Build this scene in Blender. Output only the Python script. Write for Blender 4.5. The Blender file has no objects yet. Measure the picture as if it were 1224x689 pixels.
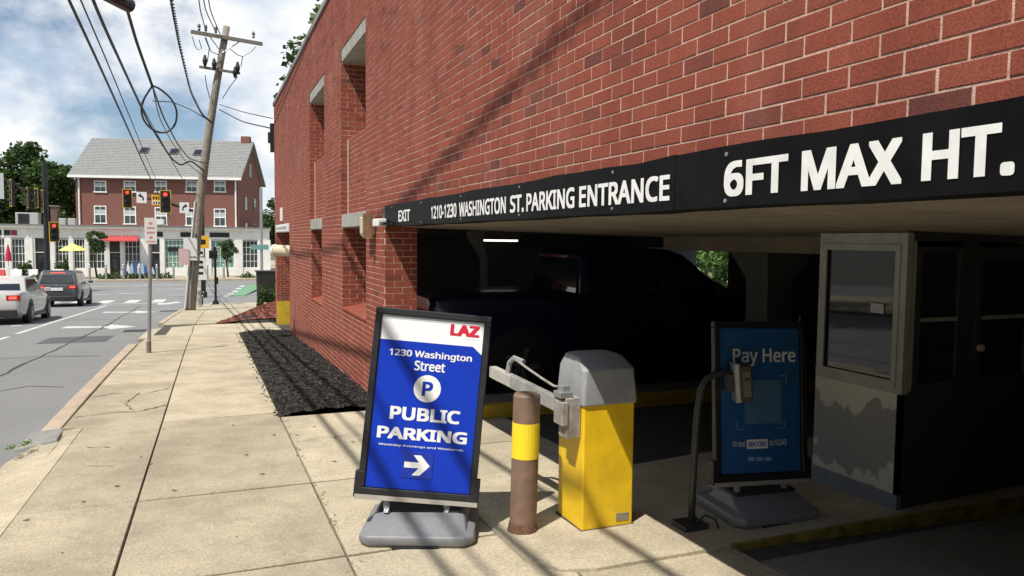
import bpy, bmesh, math, random
import numpy as np
from mathutils import Vector, Matrix, Euler
random.seed(7); R = math.radians
S = bpy.context.scene; COL = S.collection

# ------------------------------------------------------------------ camera
F_PX, W_PX, H_PX = 900.0, 1224.0, 689.0
ROLL = R(0.6); VP = (247.0, 283.0)
CR, SR = math.cos(ROLL), math.sin(ROLL)
def unroll(a, b): return a*CR - b*SR, a*SR + b*CR
_a, _b = unroll(VP[0]-W_PX/2, H_PX/2-VP[1])
PITCH = math.atan(_b/F_PX); YAW = math.atan(-_a/(F_PX/math.cos(PITCH)))
RIGHT = Vector((math.cos(YAW), -math.sin(YAW), 0)); FH = Vector((math.sin(YAW), math.cos(YAW), 0)); ZUP = Vector((0, 0, 1))
FWD = FH*math.cos(PITCH) - ZUP*math.sin(PITCH); UPC = FH*math.sin(PITCH) + ZUP*math.cos(PITCH)
EYE = Vector((0, 0, 1.6))
cd = bpy.data.cameras.new('camera'); cam = bpy.data.objects.new('camera', cd); COL.objects.link(cam)
xi = RIGHT*CR + UPC*SR; yi = -RIGHT*SR + UPC*CR
M4 = Matrix((xi, yi, -FWD)).transposed().to_4x4(); M4.translation = EYE; cam.matrix_world = M4
cd.sensor_width = 36; cd.lens = F_PX/W_PX*36; cd.clip_start = 0.05; cd.clip_end = 3000
S.camera = cam

# ------------------------------------------------------------------ sky and sun
SUN_TO = Vector((-1.0, -0.65, 2.03)).normalized()
SUN_EL = math.asin(SUN_TO.z); SUN_ROT = math.atan2(SUN_TO.x, SUN_TO.y)
wd = bpy.data.worlds.new('World'); S.world = wd; wd.use_nodes = True
nt = wd.node_tree; N = nt.nodes; LK = nt.links
for n in list(N): N.remove(n)
def wn(t, **k):
    n = N.new(t)
    for a, v in k.items(): setattr(n, a, v)
    return n
sky = wn('ShaderNodeTexSky', sky_type='NISHITA', sun_disc=False, sun_elevation=SUN_EL, sun_rotation=SUN_ROT, air_density=1.0, dust_density=0.3, ozone_density=2.5)
tc = wn('ShaderNodeTexCoord'); sx = wn('ShaderNodeSeparateXYZ'); LK.new(tc.outputs['Generated'], sx.inputs[0])
den = wn('ShaderNodeMath', operation='ADD'); LK.new(sx.outputs[2], den.inputs[0]); den.inputs[1].default_value = 0.75
dab = wn('ShaderNodeMath', operation='MAXIMUM'); LK.new(den.outputs[0], dab.inputs[0]); dab.inputs[1].default_value = 0.05
vd = wn('ShaderNodeVectorMath', operation='DIVIDE'); cmb = wn('ShaderNodeCombineXYZ')
for i in range(3): LK.new(dab.outputs[0], cmb.inputs[i])
LK.new(tc.outputs['Generated'], vd.inputs[0]); LK.new(cmb.outputs[0], vd.inputs[1])
def wnoise(scale, detail, rough, off):
    mp = wn('ShaderNodeMapping'); mp.inputs['Location'].default_value = off; LK.new(vd.outputs[0], mp.inputs[0])
    n = wn('ShaderNodeTexNoise'); n.inputs['Scale'].default_value = scale; n.inputs['Detail'].default_value = detail; n.inputs['Roughness'].default_value = rough
    LK.new(mp.outputs[0], n.inputs['Vector']); return n
n1 = wnoise(2.6, 10, .55, (2.9, 4.2, .3)); n2 = wnoise(4.2, 10, .55, (7.3, 1.4, 2.0))
cr1 = wn('ShaderNodeValToRGB'); cr1.color_ramp.elements[0].position = .455; cr1.color_ramp.elements[1].position = .535; LK.new(n1.outputs['Fac'], cr1.inputs[0])
cr2 = wn('ShaderNodeValToRGB'); cr2.color_ramp.elements[0].position = .38; cr2.color_ramp.elements[1].position = .56
cr2.color_ramp.elements[0].color = (4.3, 5.6, 7.5, 1); cr2.color_ramp.elements[1].color = (9.8, 9.9, 10.0, 1); LK.new(n2.outputs['Fac'], cr2.inputs[0])
mx = wn('ShaderNodeMix', data_type='RGBA'); LK.new(cr1.outputs[0], mx.inputs[0]); LK.new(sky.outputs[0], mx.inputs[6]); LK.new(cr2.outputs[0], mx.inputs[7])
bg = wn('ShaderNodeBackground'); LK.new(mx.outputs[2], bg.inputs[0]); bg.inputs[1].default_value = 0.088
wo = wn('ShaderNodeOutputWorld'); LK.new(bg.outputs[0], wo.inputs[0])
sl = bpy.data.lights.new('sun', 'SUN'); sl.energy = 5.0; sl.angle = R(.53); sl.color = (1, .955, .88)
sun = bpy.data.objects.new('sun', sl); COL.objects.link(sun); sun.rotation_euler = SUN_TO.to_track_quat('Z', 'Y').to_euler(); sun.location = (-20, -12, 45)
S.view_settings.view_transform = 'Standard'; S.view_settings.look = 'None'; S.view_settings.exposure = 0.25; S.view_settings.gamma = 1
S.view_settings.use_curve_mapping = False
S.render.engine = 'CYCLES'

# ------------------------------------------------------------------ ground profile, pixels to places
GY = [-200, 0, 14, 45, 58, 75, 3000]; GZ = [6.8, 0, -.476, -1.85, -2.3, -2.5, -2.5]
def gz(y): return float(np.interp(y, GY, GZ))
def ray(u, v):
    a, b = unroll(u-W_PX/2, H_PX/2-v); return FWD + RIGHT*(a/F_PX) + UPC*(b/F_PX)
def onx(u, v, x): r = ray(u, v); return EYE + r*((x-EYE.x)/r.x)
def ony(u, v, y): r = ray(u, v); return EYE + r*((y-EYE.y)/r.y)
def ong(u, v, dz=0.0):
    r = ray(u, v); lo, hi = .5, 400
    for _ in range(50):
        m = (lo+hi)/2; p = EYE + r*m
        if p.z - gz(p.y) - dz > 0: lo = m
        else: hi = m
    return EYE + r*lo
def onr(u, v): return ong(u, v, -.13)
def proj(p):
    d = Vector(p)-EYE; z = d.dot(FWD)
    a = F_PX*d.dot(RIGHT)/z; b = F_PX*d.dot(UPC)/z
    return W_PX/2 + a*CR + b*SR, H_PX/2 - (-a*SR + b*CR), z

# ------------------------------------------------------------------ materials
MATS = {}
def mat(name, col, rough=.7, var=.12, scale=8, metal=0, bump=0.0, bscale=60, emit=None, estr=0, spec=.5, detail=5, col2=None, trans=0, alpha=None, coat=0, stain=0, sscale=.7, stc=.55, objvar=0):
    if name in MATS: return MATS[name]
    m = bpy.data.materials.new(name); m.use_nodes = True; t = m.node_tree; b = t.nodes['Principled BSDF']
    b.inputs['Roughness'].default_value = rough; b.inputs['Metallic'].default_value = metal; b.inputs['Specular IOR Level'].default_value = spec
    if coat: b.inputs['Coat Weight'].default_value = coat; b.inputs['Coat Roughness'].default_value = .05
    if trans: b.inputs['Transmission Weight'].default_value = trans
    if emit: b.inputs['Emission Color'].default_value = (*emit, 1); b.inputs['Emission Strength'].default_value = estr
    g = t.nodes.new('ShaderNodeNewGeometry')
    n = t.nodes.new('ShaderNodeTexNoise'); n.inputs['Scale'].default_value = scale; n.inputs['Detail'].default_value = detail; n.inputs['Roughness'].default_value = .65
    t.links.new(g.outputs['Position'], n.inputs['Vector'])
    r = t.nodes.new('ShaderNodeValToRGB'); r.color_ramp.elements[0].position = .3; r.color_ramp.elements[1].position = .7
    c2 = col2 if col2 else tuple(min(1, c*(1+var)) for c in col); c1 = col if col2 else tuple(c*(1-var) for c in col)
    r.color_ramp.elements[0].color = (*c1, 1); r.color_ramp.elements[1].color = (*c2, 1)
    t.links.new(n.outputs['Fac'], r.inputs[0]); out = r.outputs[0]
    if stain:
        n3 = t.nodes.new('ShaderNodeTexNoise'); n3.inputs['Scale'].default_value = sscale; n3.inputs['Detail'].default_value = 7; n3.inputs['Roughness'].default_value = .7; t.links.new(g.outputs['Position'], n3.inputs['Vector'])
        r3 = t.nodes.new('ShaderNodeValToRGB'); r3.color_ramp.elements[0].position = .38; r3.color_ramp.elements[1].position = .62
        r3.color_ramp.elements[0].color = (stc, stc, stc*.97, 1); r3.color_ramp.elements[1].color = (1, 1, 1, 1); t.links.new(n3.outputs['Fac'], r3.inputs[0])
        mm = t.nodes.new('ShaderNodeMix'); mm.data_type = 'RGBA'; mm.blend_type = 'MULTIPLY'; mm.inputs[0].default_value = stain
        t.links.new(out, mm.inputs[6]); t.links.new(r3.outputs[0], mm.inputs[7]); out = mm.outputs[2]
    if objvar:
        oi = t.nodes.new('ShaderNodeObjectInfo'); mr = t.nodes.new('ShaderNodeMapRange'); mr.inputs[3].default_value = 1-objvar; mr.inputs[4].default_value = 1+objvar; t.links.new(oi.outputs['Random'], mr.inputs[0])
        mv = t.nodes.new('ShaderNodeVectorMath'); mv.operation = 'SCALE'; t.links.new(out, mv.inputs[0]); t.links.new(mr.outputs[0], mv.inputs['Scale']); out = mv.outputs[0]
    t.links.new(out, b.inputs['Base Color'])
    if bump:
        n2 = t.nodes.new('ShaderNodeTexNoise'); n2.inputs['Scale'].default_value = bscale; n2.inputs['Detail'].default_value = 4; t.links.new(g.outputs['Position'], n2.inputs['Vector'])
        bp = t.nodes.new('ShaderNodeBump'); bp.inputs['Strength'].default_value = bump; bp.inputs['Distance'].default_value = .01
        t.links.new(n2.outputs['Fac'], bp.inputs['Height']); t.links.new(bp.outputs[0], b.inputs['Normal'])
    MATS[name] = m; return m
def tint_mat(name, stops, rough=.85, scale=110, spk=.5, bump=.6, wear=.0):
    """colour picked per piece from the mesh attribute 'tint', with fine speckle"""
    m = bpy.data.materials.new(name); m.use_nodes = True; t = m.node_tree; b = t.nodes['Principled BSDF']
    b.inputs['Roughness'].default_value = rough; b.inputs['Specular IOR Level'].default_value = .25
    a = t.nodes.new('ShaderNodeAttribute'); a.attribute_name = 'tint'
    r = t.nodes.new('ShaderNodeValToRGB')
    while len(r.color_ramp.elements) < len(stops): r.color_ramp.elements.new(.5)
    for e, (p, c) in zip(r.color_ramp.elements, stops): e.position = p; e.color = (*c, 1)
    t.links.new(a.outputs['Fac'], r.inputs[0])
    g = t.nodes.new('ShaderNodeNewGeometry')
    n = t.nodes.new('ShaderNodeTexNoise'); n.inputs['Scale'].default_value = scale; n.inputs['Detail'].default_value = 6; n.inputs['Roughness'].default_value = .75; t.links.new(g.outputs['Position'], n.inputs['Vector'])
    r2 = t.nodes.new('ShaderNodeValToRGB'); r2.color_ramp.elements[0].position = .32; r2.color_ramp.elements[1].position = .6
    r2.color_ramp.elements[0].color = (1-spk, 1-spk, 1-spk, 1); r2.color_ramp.elements[1].color = (1.05, 1.05, 1.05, 1); t.links.new(n.outputs['Fac'], r2.inputs[0])
    mm = t.nodes.new('ShaderNodeMix'); mm.data_type = 'RGBA'; mm.blend_type = 'MULTIPLY'; mm.inputs[0].default_value = 1
    t.links.new(r.outputs[0], mm.inputs[6]); t.links.new(r2.outputs[0], mm.inputs[7]); out = mm.outputs[2]
    if wear:
        n3 = t.nodes.new('ShaderNodeTexNoise'); n3.inputs['Scale'].default_value = 1.1; n3.inputs['Detail'].default_value = 6; t.links.new(g.outputs['Position'], n3.inputs['Vector'])
        r3 = t.nodes.new('ShaderNodeValToRGB'); r3.color_ramp.elements[0].position = .52; r3.color_ramp.elements[1].position = .75
        r3.color_ramp.elements[0].color = (0, 0, 0, 1); r3.color_ramp.elements[1].color = (wear, wear, wear, 1); t.links.new(n3.outputs['Fac'], r3.inputs[0])
        m2 = t.nodes.new('ShaderNodeMix'); m2.data_type = 'RGBA'; t.links.new(r3.outputs[0], m2.inputs[0]); t.links.new(out, m2.inputs[6]); m2.inputs[7].default_value = (.42, .25, .2, 1); out = m2.outputs[2]
    if wear:
        mp = t.nodes.new('ShaderNodeMapping'); mp.inputs['Scale'].default_value = (2.2, 2.2, .35); t.links.new(g.outputs['Position'], mp.inputs[0])
        n4 = t.nodes.new('ShaderNodeTexNoise'); n4.inputs['Scale'].default_value = 1.6; n4.inputs['Detail'].default_value = 8; n4.inputs['Roughness'].default_value = .7; t.links.new(mp.outputs[0], n4.inputs['Vector'])
        r4 = t.nodes.new('ShaderNodeValToRGB'); r4.color_ramp.elements[0].position = .34; r4.color_ramp.elements[1].position = .56; r4.color_ramp.elements[0].color = (.80, .78, .78, 1); r4.color_ramp.elements[1].color = (1.04, 1.04, 1.04, 1); t.links.new(n4.outputs['Fac'], r4.inputs[0])
        m4 = t.nodes.new('ShaderNodeMix'); m4.data_type = 'RGBA'; m4.blend_type = 'MULTIPLY'; m4.inputs[0].default_value = .9; t.links.new(out, m4.inputs[6]); t.links.new(r4.outputs[0], m4.inputs[7]); out = m4.outputs[2]
    t.links.new(out, b.inputs['Base Color'])
    bp = t.nodes.new('ShaderNodeBump'); bp.inputs['Strength'].default_value = bump; bp.inputs['Distance'].default_value = .004
    t.links.new(n.outputs['Fac'], bp.inputs['Height']); t.links.new(bp.outputs[0], b.inputs['Normal'])
    MATS[name] = m; return m
def glass(name, tintc=(.02, .025, .03), rough=.03):
    return mat(name, tintc, rough, .05, 2, spec=.8)
def leafmat(name, c1, c2):
    m = bpy.data.materials.new(name); m.use_nodes = True; t = m.node_tree; b = t.nodes['Principled BSDF']
    b.inputs['Roughness'].default_value = .6; b.inputs['Specular IOR Level'].default_value = .3
    a = t.nodes.new('ShaderNodeAttribute'); a.attribute_name = 'tint'; r = t.nodes.new('ShaderNodeValToRGB')
    r.color_ramp.elements[0].color = (*c1, 1); r.color_ramp.elements[1].color = (*c2, 1); t.links.new(a.outputs['Fac'], r.inputs[0]); t.links.new(r.outputs[0], b.inputs['Base Color'])
    tr = t.nodes.new('ShaderNodeBsdfTranslucent'); t.links.new(r.outputs[0], tr.inputs[0]); mxs = t.nodes.new('ShaderNodeMixShader'); mxs.inputs[0].default_value = .3
    t.links.new(b.outputs[0], mxs.inputs[1]); t.links.new(tr.outputs[0], mxs.inputs[2]); t.links.new(mxs.outputs[0], t.nodes['Material Output'].inputs[0])
    MATS[name] = m; return m

# ------------------------------------------------------------------ mesh helpers
class MB:
    def __init__(s): s.v = []; s.f = []; s.t = []; s.tint = .5; s.mi = []; s.m = 0
    def add(s, vs, fs):
        o = len(s.v); s.v += [tuple(p) for p in vs]
        for f in fs: s.f.append([i+o for i in f]); s.t.append(s.tint); s.mi.append(s.m)
        return s
    def box(s, x0, x1, y0, y1, z0, z1):
        return s.hexa([(x0, y0, z0), (x1, y0, z0), (x1, y1, z0), (x0, y1, z0), (x0, y0, z1), (x1, y0, z1), (x1, y1, z1), (x0, y1, z1)])
    def hexa(s, p): return s.add(p, [(0, 3, 2, 1), (4, 5, 6, 7), (0, 1, 5, 4), (1, 2, 6, 5), (2, 3, 7, 6), (3, 0, 4, 7)])
    def obox(s, c, sx, sy, sz, rot=(0, 0, 0)):
        m = Euler(rot).to_matrix(); c = Vector(c)
        return s.hexa([c + m @ Vector((a*sx/2, b*sy/2, d*sz/2)) for d in (-1, 1) for a, b in ((-1, -1), (1, -1), (1, 1), (-1, 1))])
    def quad(s, a, b, c, d): return s.add([a, b, c, d], [(0, 1, 2, 3)])
    def prism(s, poly, fn, h0, h1):
        """poly of (a,b); fn(a,b,h) -> point"""
        n = len(poly); vs = [fn(a, b, h0) for a, b in poly] + [fn(a, b, h1) for a, b in poly]
        return s.add(vs, [tuple(range(n))[::-1], tuple(range(n, 2*n))] + [(i, (i+1) % n, n+(i+1) % n, n+i) for i in range(n)])
    def tube(s, pts, r, n=8, cap=True):
        pts = [Vector(p) for p in pts]; k = len(pts); rs = r if isinstance(r, (list, tuple)) else [r]*k
        vs = []; up = None
        for i, p in enumerate(pts):
            d = (pts[min(i+1, k-1)]-pts[max(i-1, 0)]).normalized()
            if up is None: up = Vector((0, 0, 1)) if abs(d.z) < .9 else Vector((1, 0, 0))
            a = d.cross(up)
            if a.length < 1e-4: a = d.cross(Vector((0, 1, 0)))
            a.normalize(); b = a.cross(d).normalized(); up = b
            for j in range(n):
                w = 2*math.pi*j/n; vs.append(p + a*math.cos(w)*rs[i] + b*math.sin(w)*rs[i])
        fs = [(i*n+j, i*n+(j+1) % n, (i+1)*n+(j+1) % n, (i+1)*n+j) for i in range(k-1) for j in range(n)]
        if cap: fs += [tuple(range(n))[::-1], tuple(range((k-1)*n, k*n))]
        return s.add(vs, fs)
    def cyl(s, a, b, r, n=16, r2=None): return s.tube([a, b], [r, r if r2 is None else r2], n)
    def loft(s, rings, cap=True):
        n = len(rings[0]); vs = [p for r in rings for p in r]
        fs = [(i*n+j, i*n+(j+1) % n, (i+1)*n+(j+1) % n, (i+1)*n+j) for i in range(len(rings)-1) for j in range(n)]
        if cap: fs += [tuple(range(n))[::-1], tuple(range((len(rings)-1)*n, len(rings)*n))]
        return s.add(vs, fs)
    def mesh(s, name, mats):
        me = bpy.data.meshes.new(name); me.from_pydata(s.v, [], s.f)
        for m in (mats if isinstance(mats, (list, tuple)) else [mats]): me.materials.append(m)
        if any(s.mi): me.polygons.foreach_set('material_index', s.mi)
        at = me.attributes.new('tint', 'FLOAT', 'FACE'); at.data.foreach_set('value', s.t)
        me.update(); return me
    def build(s, name, mats, parent=None, smooth=False, bevel=0, seg=2, fix=True, sub=0):
        me = s.mesh(name, mats)
        if fix:
            bm = bmesh.new(); bm.from_mesh(me); bmesh.ops.recalc_face_normals(bm, faces=bm.faces); bm.to_mesh(me); bm.free()
        o = bpy.data.objects.new(name, me); COL.objects.link(o)
        if parent: o.parent = parent
        if smooth: me.polygons.foreach_set('use_smooth', [True]*len(me.polygons))
        if bevel:
            b = o.modifiers.new('bevel', 'BEVEL'); b.width = bevel; b.segments = seg; b.limit_method = 'ANGLE'; b.angle_limit = R(35)
            me.polygons.foreach_set('use_smooth', [True]*len(me.polygons)); b.harden_normals = True
        if sub: d = o.modifiers.new('sub', 'SUBSURF'); d.levels = sub; d.render_levels = sub
        return o
def tag(o, label=None, cat=None, group=None, kind=None):
    if label: o['label'] = label
    if cat: o['category'] = cat
    if group: o['group'] = group
    if kind: o['kind'] = kind
    return o
def thing(name, label, cat, group=None, loc=(0, 0, 0), rz=0):
    o = bpy.data.objects.new(name, None); COL.objects.link(o); o.location = loc; o.rotation_euler = (0, 0, rz); o.empty_display_size = .1
    return tag(o, label, cat, group)
def frame(o, right, up, org):
    """place an object's local x,y,z on right, up and their normal"""
    r = Vector(right).normalized(); u = Vector(up); n = r.cross(u).normalized(); u = n.cross(r)
    m = Matrix((r, u, n)).transposed().to_4x4(); m.translation = Vector(org); o.matrix_basis = m
FONT = None
try:
    import os
    FONT = bpy.data.fonts.load(os.path.join(bpy.utils.system_resource('DATAFILES'), 'fonts', 'NotoSansHebrew-Regular.woff2'))
except Exception: FONT = None
def text(body, x0, x1, y0, y1, z, m, parent, name='lettering', off=.0, sp=1.0, dz=.00012):
    """lettering fitted into a box in the parent's local xy plane, as flat print just above z; off thickens the strokes"""
    c = bpy.data.curves.new('t', 'FONT'); c.body = body; c.size = 1; c.resolution_u = 3; c.space_character = sp; c.align_x = 'CENTER'
    if FONT: c.font = FONT
    o = bpy.data.objects.new('t', c); COL.objects.link(o); dg = bpy.context.evaluated_depsgraph_get(); dg.update()
    me = bpy.data.meshes.new_from_object(o.evaluated_get(dg)); bpy.data.objects.remove(o); bpy.data.curves.remove(c)
    co = np.array([v.co[:] for v in me.vertices]); lo, hi = co.min(0), co.max(0)
    W, H = hi[0]-lo[0]+2*off, hi[1]-lo[1]+2*off; sx_ = (x1-x0)/W; sy_ = (y1-y0)/H
    base = co[:, :2]-(lo[:2]+hi[:2])/2; fs = [list(p.vertices) for p in me.polygons]; bpy.data.meshes.remove(me); b = MB(); i = 0
    nx_, ny_ = (1, 1) if off == 0 else (7, 5)
    for ix in range(nx_):
        for iy in range(ny_):
            if off and 0 < ix < nx_-1 and 0 < iy < ny_-1 and (ix, iy) != (nx_//2, ny_//2): continue
            dx = 0 if off == 0 else off*(2*ix/(nx_-1)-1); dy = 0 if off == 0 else off*.8*(2*iy/(ny_-1)-1)
            b.add([((p[0]+dx)*sx_+(x0+x1)/2, (p[1]+dy)*sy_+(y0+y1)/2, z+i*3e-5) for p in base], fs); i += 1
    return b.build(name, m, parent, fix=False)
def catenary(a, b, sag, n=14):
    a, b = Vector(a), Vector(b)
    return [a.lerp(b, i/n) - Vector((0, 0, 4*sag*(i/n)*(1-i/n))) for i in range(n+1)]

# palette
WHITE = mat('white_paint', (.72, .71, .68), .5, .05, 6)
BLACK = mat('black_metal', (.015, .015, .016), .4, .2, 20)
RUBBER = mat('rubber', (.018, .018, .018), .85, .2, 30)
GALV = mat('galvanised_steel', (.36, .37, .38), .45, .12, 12, metal=.6)
CONC = mat('sidewalk_concrete', (.29, .247, .170), .9, 0, 75, bump=.6, bscale=220, col2=(.60, .52, .375), stain=.68, sscale=1.6, stc=.55, detail=9, objvar=.12)
CONC2 = mat('apron_concrete', (.33, .285, .20), .9, 0, 60, bump=.6, bscale=220, col2=(.63, .545, .395), stain=.62, sscale=1.8, stc=.58, detail=9, objvar=.1)
CONC_G = mat('grey_concrete', (.20, .20, .18), .9, 0, 9, bump=.3, bscale=90, col2=(.27, .265, .24), stain=.6)
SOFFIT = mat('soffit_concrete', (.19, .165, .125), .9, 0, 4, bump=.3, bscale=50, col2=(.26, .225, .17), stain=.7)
ASPH = mat('asphalt', (.15, .15, .147), .92, 0, 120, bump=.5, bscale=260, col2=(.25, .25, .245), stain=.5, sscale=.45, stc=.78, detail=9)
JOINT = mat('joint_dirt', (.055, .048, .036), .95, .3, 40)
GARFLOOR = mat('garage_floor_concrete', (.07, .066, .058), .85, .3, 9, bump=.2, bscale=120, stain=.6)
PAINT_W = mat('road_paint_white', (.55, .55, .53), .8, .15, 14, stain=.5, sscale=3)
PAINT_Y = mat('kerb_paint_yellow', (.62, .42, .03), .6, .12, 10, stain=.4, sscale=4)
GREEN = mat('green_lane_paint', (.13, .26, .15), .85, .12, 10)
MORTAR = mat('mortar', (.64, .42, .33), .95, .22, 40, bump=.5, bscale=300, stain=.55, sscale=2.2, stc=.6)
BRICK = tint_mat('brick', [(0, (.17, .056, .043)), (.14, (.22, .064, .045)), (.3, (.28, .071, .045)), (.7, (.305, .079, .049)), (1, (.33, .090, .056))], wear=.22)
SKIN_Y = mat('yellow_steel', (.80, .51, .012), .45, .05, 7, stain=.32, sscale=7, stc=.6, bump=.06, bscale=40)
STONE = mat('kerb_granite', (.34, .27, .20), .85, 0, 70, col2=(.52, .42, .31), bump=.5, bscale=120, stain=.5, sscale=2)
MULCH = mat('dark_mulch', (.012, .011, .010), .95, 0, 60, col2=(.035, .032, .029), bump=1.0, bscale=80)
MULCHP = tint_mat('mulch_chip', [(0, (.010, .009, .008)), (.6, (.026, .023, .020)), (.9, (.06, .048, .036)), (1, (.13, .11, .085))], scale=60)
GLASS = glass('dark_glass')
XW = 1.80          # street face of the garage

# ================================================================== SETTING
def sheet(x0, x1, y0, y1, dz, nx=1, ys=None):
    m = MB(); ys = sorted(set([y0, y1] + [y for y in GY if y0 < y < y1] + (ys or [])))
    for a, b in zip(ys[:-1], ys[1:]): m.quad((x0, a, gz(a)+dz), (x1, a, gz(a)+dz), (x1, b, gz(b)+dz), (x0, b, gz(b)+dz))
    return m
tag(sheet(-900, 900, -60, 1500, -.17).build('ground', mat('rough_ground', (.09, .09, .07), .95, .3, 3)), 'rough ground stretching away beyond the streets', 'ground', kind='structure')
road = tag(sheet(-45, 45, -25, 77.6, -.13).build('road', ASPH), 'grey asphalt road running downhill to the crossing', 'road', kind='structure')
def rq(poly, m, name, dz=.004):
    b = MB(); b.prism(poly, lambda x, y, h: (x, y, gz(y)-.13+h), dz-.003, dz); return b.build(name, m, road)
def rline(x0, y0, x1, y1, w, name='lane_line', m=PAINT_W):
    d = Vector((x1-x0, y1-y0)).normalized(); n = Vector((-d.y, d.x))*w/2
    n_ = max(1, int(abs(y1-y0)/6))
    for i in range(n_):
        a = Vector((x0, y0)).lerp(Vector((x1, y1)), i/n_); b = Vector((x0, y0)).lerp(Vector((x1, y1)), (i+1)/n_)
        rq([(a.x-n.x, a.y-n.y), (b.x-n.x, b.y-n.y), (b.x+n.x, b.y+n.y), (a.x+n.x, a.y+n.y)], m, name)
rline(-4.7, -6, -4.66, 22.2, .12); rline(-4.68, 23.2, -4.6, 41.5, .13)
rline(-8.2, -6, -8.2, 42, .12, m=mat('road_paint_yellow', (.5, .35, .03), .8)); rline(-8.45, -6, -8.45, 42, .12, m=MATS['road_paint_yellow'])
# turn arrows
for yy in (25.0, 34.0):
    rq([(-3.95, yy-.1), (-2.75, yy-.35), (-2.55, yy-1.15), (-1.95, yy-.35), (-2.75, yy+1.0), (-2.78, yy+.2), (-3.9, yy+.75)], PAINT_W, 'turn_arrow')
rq([(-2.3, 41.2), (-1.8, 41.4), (-1.6, 42.6), (-1.25, 43.2), (-1.6, 45.2), (-2.0, 43.4), (-2.4, 43.2)], PAINT_W, 'turn_arrow')
for i, xx in enumerate((-5.9, -5.4)): rq([(xx-.14, 23.0+i*3.6), (xx+.14, 23.0+i*3.6), (xx+.14, 23.3+i*3.6), (xx-.14, 23.3+i*3.6)], PAINT_W, 'lane_mark')
for i in range(9):
    x = -13.4+i*1.32; rq([(x, 44.6), (x+.62, 44.6), (x+.62, 48.3), (x, 48.3)], PAINT_W, 'crosswalk_bar')
rline(-13, 43.4, -2.2, 43.4, .35, 'stop_line')
for x0, x1, y in ((-9.5, -4.5, 70), (-5.0, -1.5, 71.5), (-3.8, .8, 64), (-8.2, -6.2, 58), (-5.8, -4.2, 59), (-2.4, .2, 55)): rline(x0, y, x1, y, .3)
rq([(1.3, 50.5), (2.1, 50.5), (4.8, 70), (3.4, 70)], GREEN, 'bike_lane_paint', .006)
for i in range(5):
    a = i/5; x = 1.1+a*2.0; y = 50.5+a*19.5; rq([(x-.3, y), (x+.1, y), (x+.28, y+1.8), (x-.1, y+1.8)], PAINT_W, 'bike_lane_dash', .010)
for u, v in ((170, 395.5), (206, 372)):
    p = onr(u, v); rq([(p.x-.45, p.y-.4), (p.x+.45, p.y-.4), (p.x+.45, p.y+.4), (p.x-.45, p.y+.4)], mat('drain_iron', (.02, .02, .02), .6), 'drain_cover', .008)

TAR = mat('tar_seam', (.035, .035, .036), .7)
def seam(pts, w):
    q = [Vector((x, y, 0)) for x, y in pts]; f = []
    for a, b in zip(q[:-1], q[1:]):
        n = max(2, int((b-a).length/.5))
        for i in range(n): f.append(a.lerp(b, i/n)+Vector((random.uniform(-.04, .04), 0, 0)))
    f.append(q[-1]); b = MB()
    for a, c in zip(f[:-1], f[1:]):
        d = (c-a).normalized(); n = Vector((-d.y, d.x, 0))*w*random.uniform(.6, 1.2)/2
        b.quad(*[(p.x, p.y, gz(p.y)-.13+.005) for p in (a-n, c-n, c+n, a+n)])
    b.build('tar_seam', TAR, road, fix=False)
seam([(-2.9, 3), (-3.0, 14), (-2.85, 24), (-3.0, 40)], .05); seam([(-1.9, 16.2), (-3.0, 16.6), (-4.6, 16.1)], .04); seam([(-4.9, 8), (-5.0, 22)], .04); seam([(-2.2, 29.0), (-6, 29.4)], .05); seam([(-3.4, 11), (-2.4, 12.4), (-1.9, 12.1)], .03)
rq([(-3.6, 19.6), (-2.2, 19.6), (-2.2, 21.4), (-3.6, 21.4)], mat('asphalt_patch', (.085, .085, .085), .9, .15, 90, bump=.4, bscale=200), 'asphalt_patch', .005)
# sidewalk: a dirt bed with concrete slabs laid on it
def kerb_x(y): return float(np.interp(y, [-30, 17.5, 25, 31, 36, 40], [-1.60, -1.52, -1.34, -1.12, -.75, .6]))
walk = MB()
ysw = [-20, 0, 8.3, 14, 17.5, 22.5, 25, 31, 36, 38.5]
for a, b in zip(ysw[:-1], ysw[1:]):
    for x0f, x1f in (((lambda y: kerb_x(y)+.25), (lambda y: 1.8)),):
        za, zb = gz(a)-.03, gz(b)-.03
        walk.quad((x0f(a), a, za), (x1f(a), a, za), (x1f(b), b, zb), (x0f(b), b, zb))
walk.quad((1.8, 22.4, gz(22.4)-.03), (14, 22.4, gz(22.4)-.03), (14, 38.5, gz(38.5)-.03), (1.8, 38.5, gz(38.5)-.03))
side = tag(walk.build('sidewalk', JOINT), 'pale concrete sidewalk of jointed slabs beside the brick garage', 'sidewalk', kind='structure')
def slab(parent, p4, m, name='slab', th=.1, tilt=.003, zoff=None):
    ym = sum(p[1] for p in p4)/len(p4)
    if zoff is None: p4 = [(x, y+(.007 if y < ym else -.007)) for x, y in p4]
    b = MB(); top = []
    for i, (x, y) in enumerate(p4):
        z = gz(y) + random.uniform(-tilt, tilt) + (zoff[i] if zoff else 0); top.append((x, y, z))
    c = sum((Vector(p) for p in top), Vector())/len(top); n = len(top)
    ins = [Vector(p) + (c-Vector(p)).normalized()*.008 for p in top]
    low = [Vector(p)-Vector((0, 0, .006)) for p in top]; bot = [Vector(p)-Vector((0, 0, th)) for p in top]
    for k in range(n): ins[k].z = top[k][2]
    b.add(ins + low + bot, [tuple(range(n))] + [(n+i, n+(i+1) % n, (i+1) % n, i) for i in range(n)] + [(2*n+i, 2*n+(i+1) % n, n+(i+1) % n, n+i) for i in range(n)])
    return b.build(name, m, parent, fix=False)
G = .007
def jl(y): return float(np.interp(y, [-6, 4, 18, 24, 31, 40], [-.47, -.47, -.39, -.32, -.1, .4]))
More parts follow.
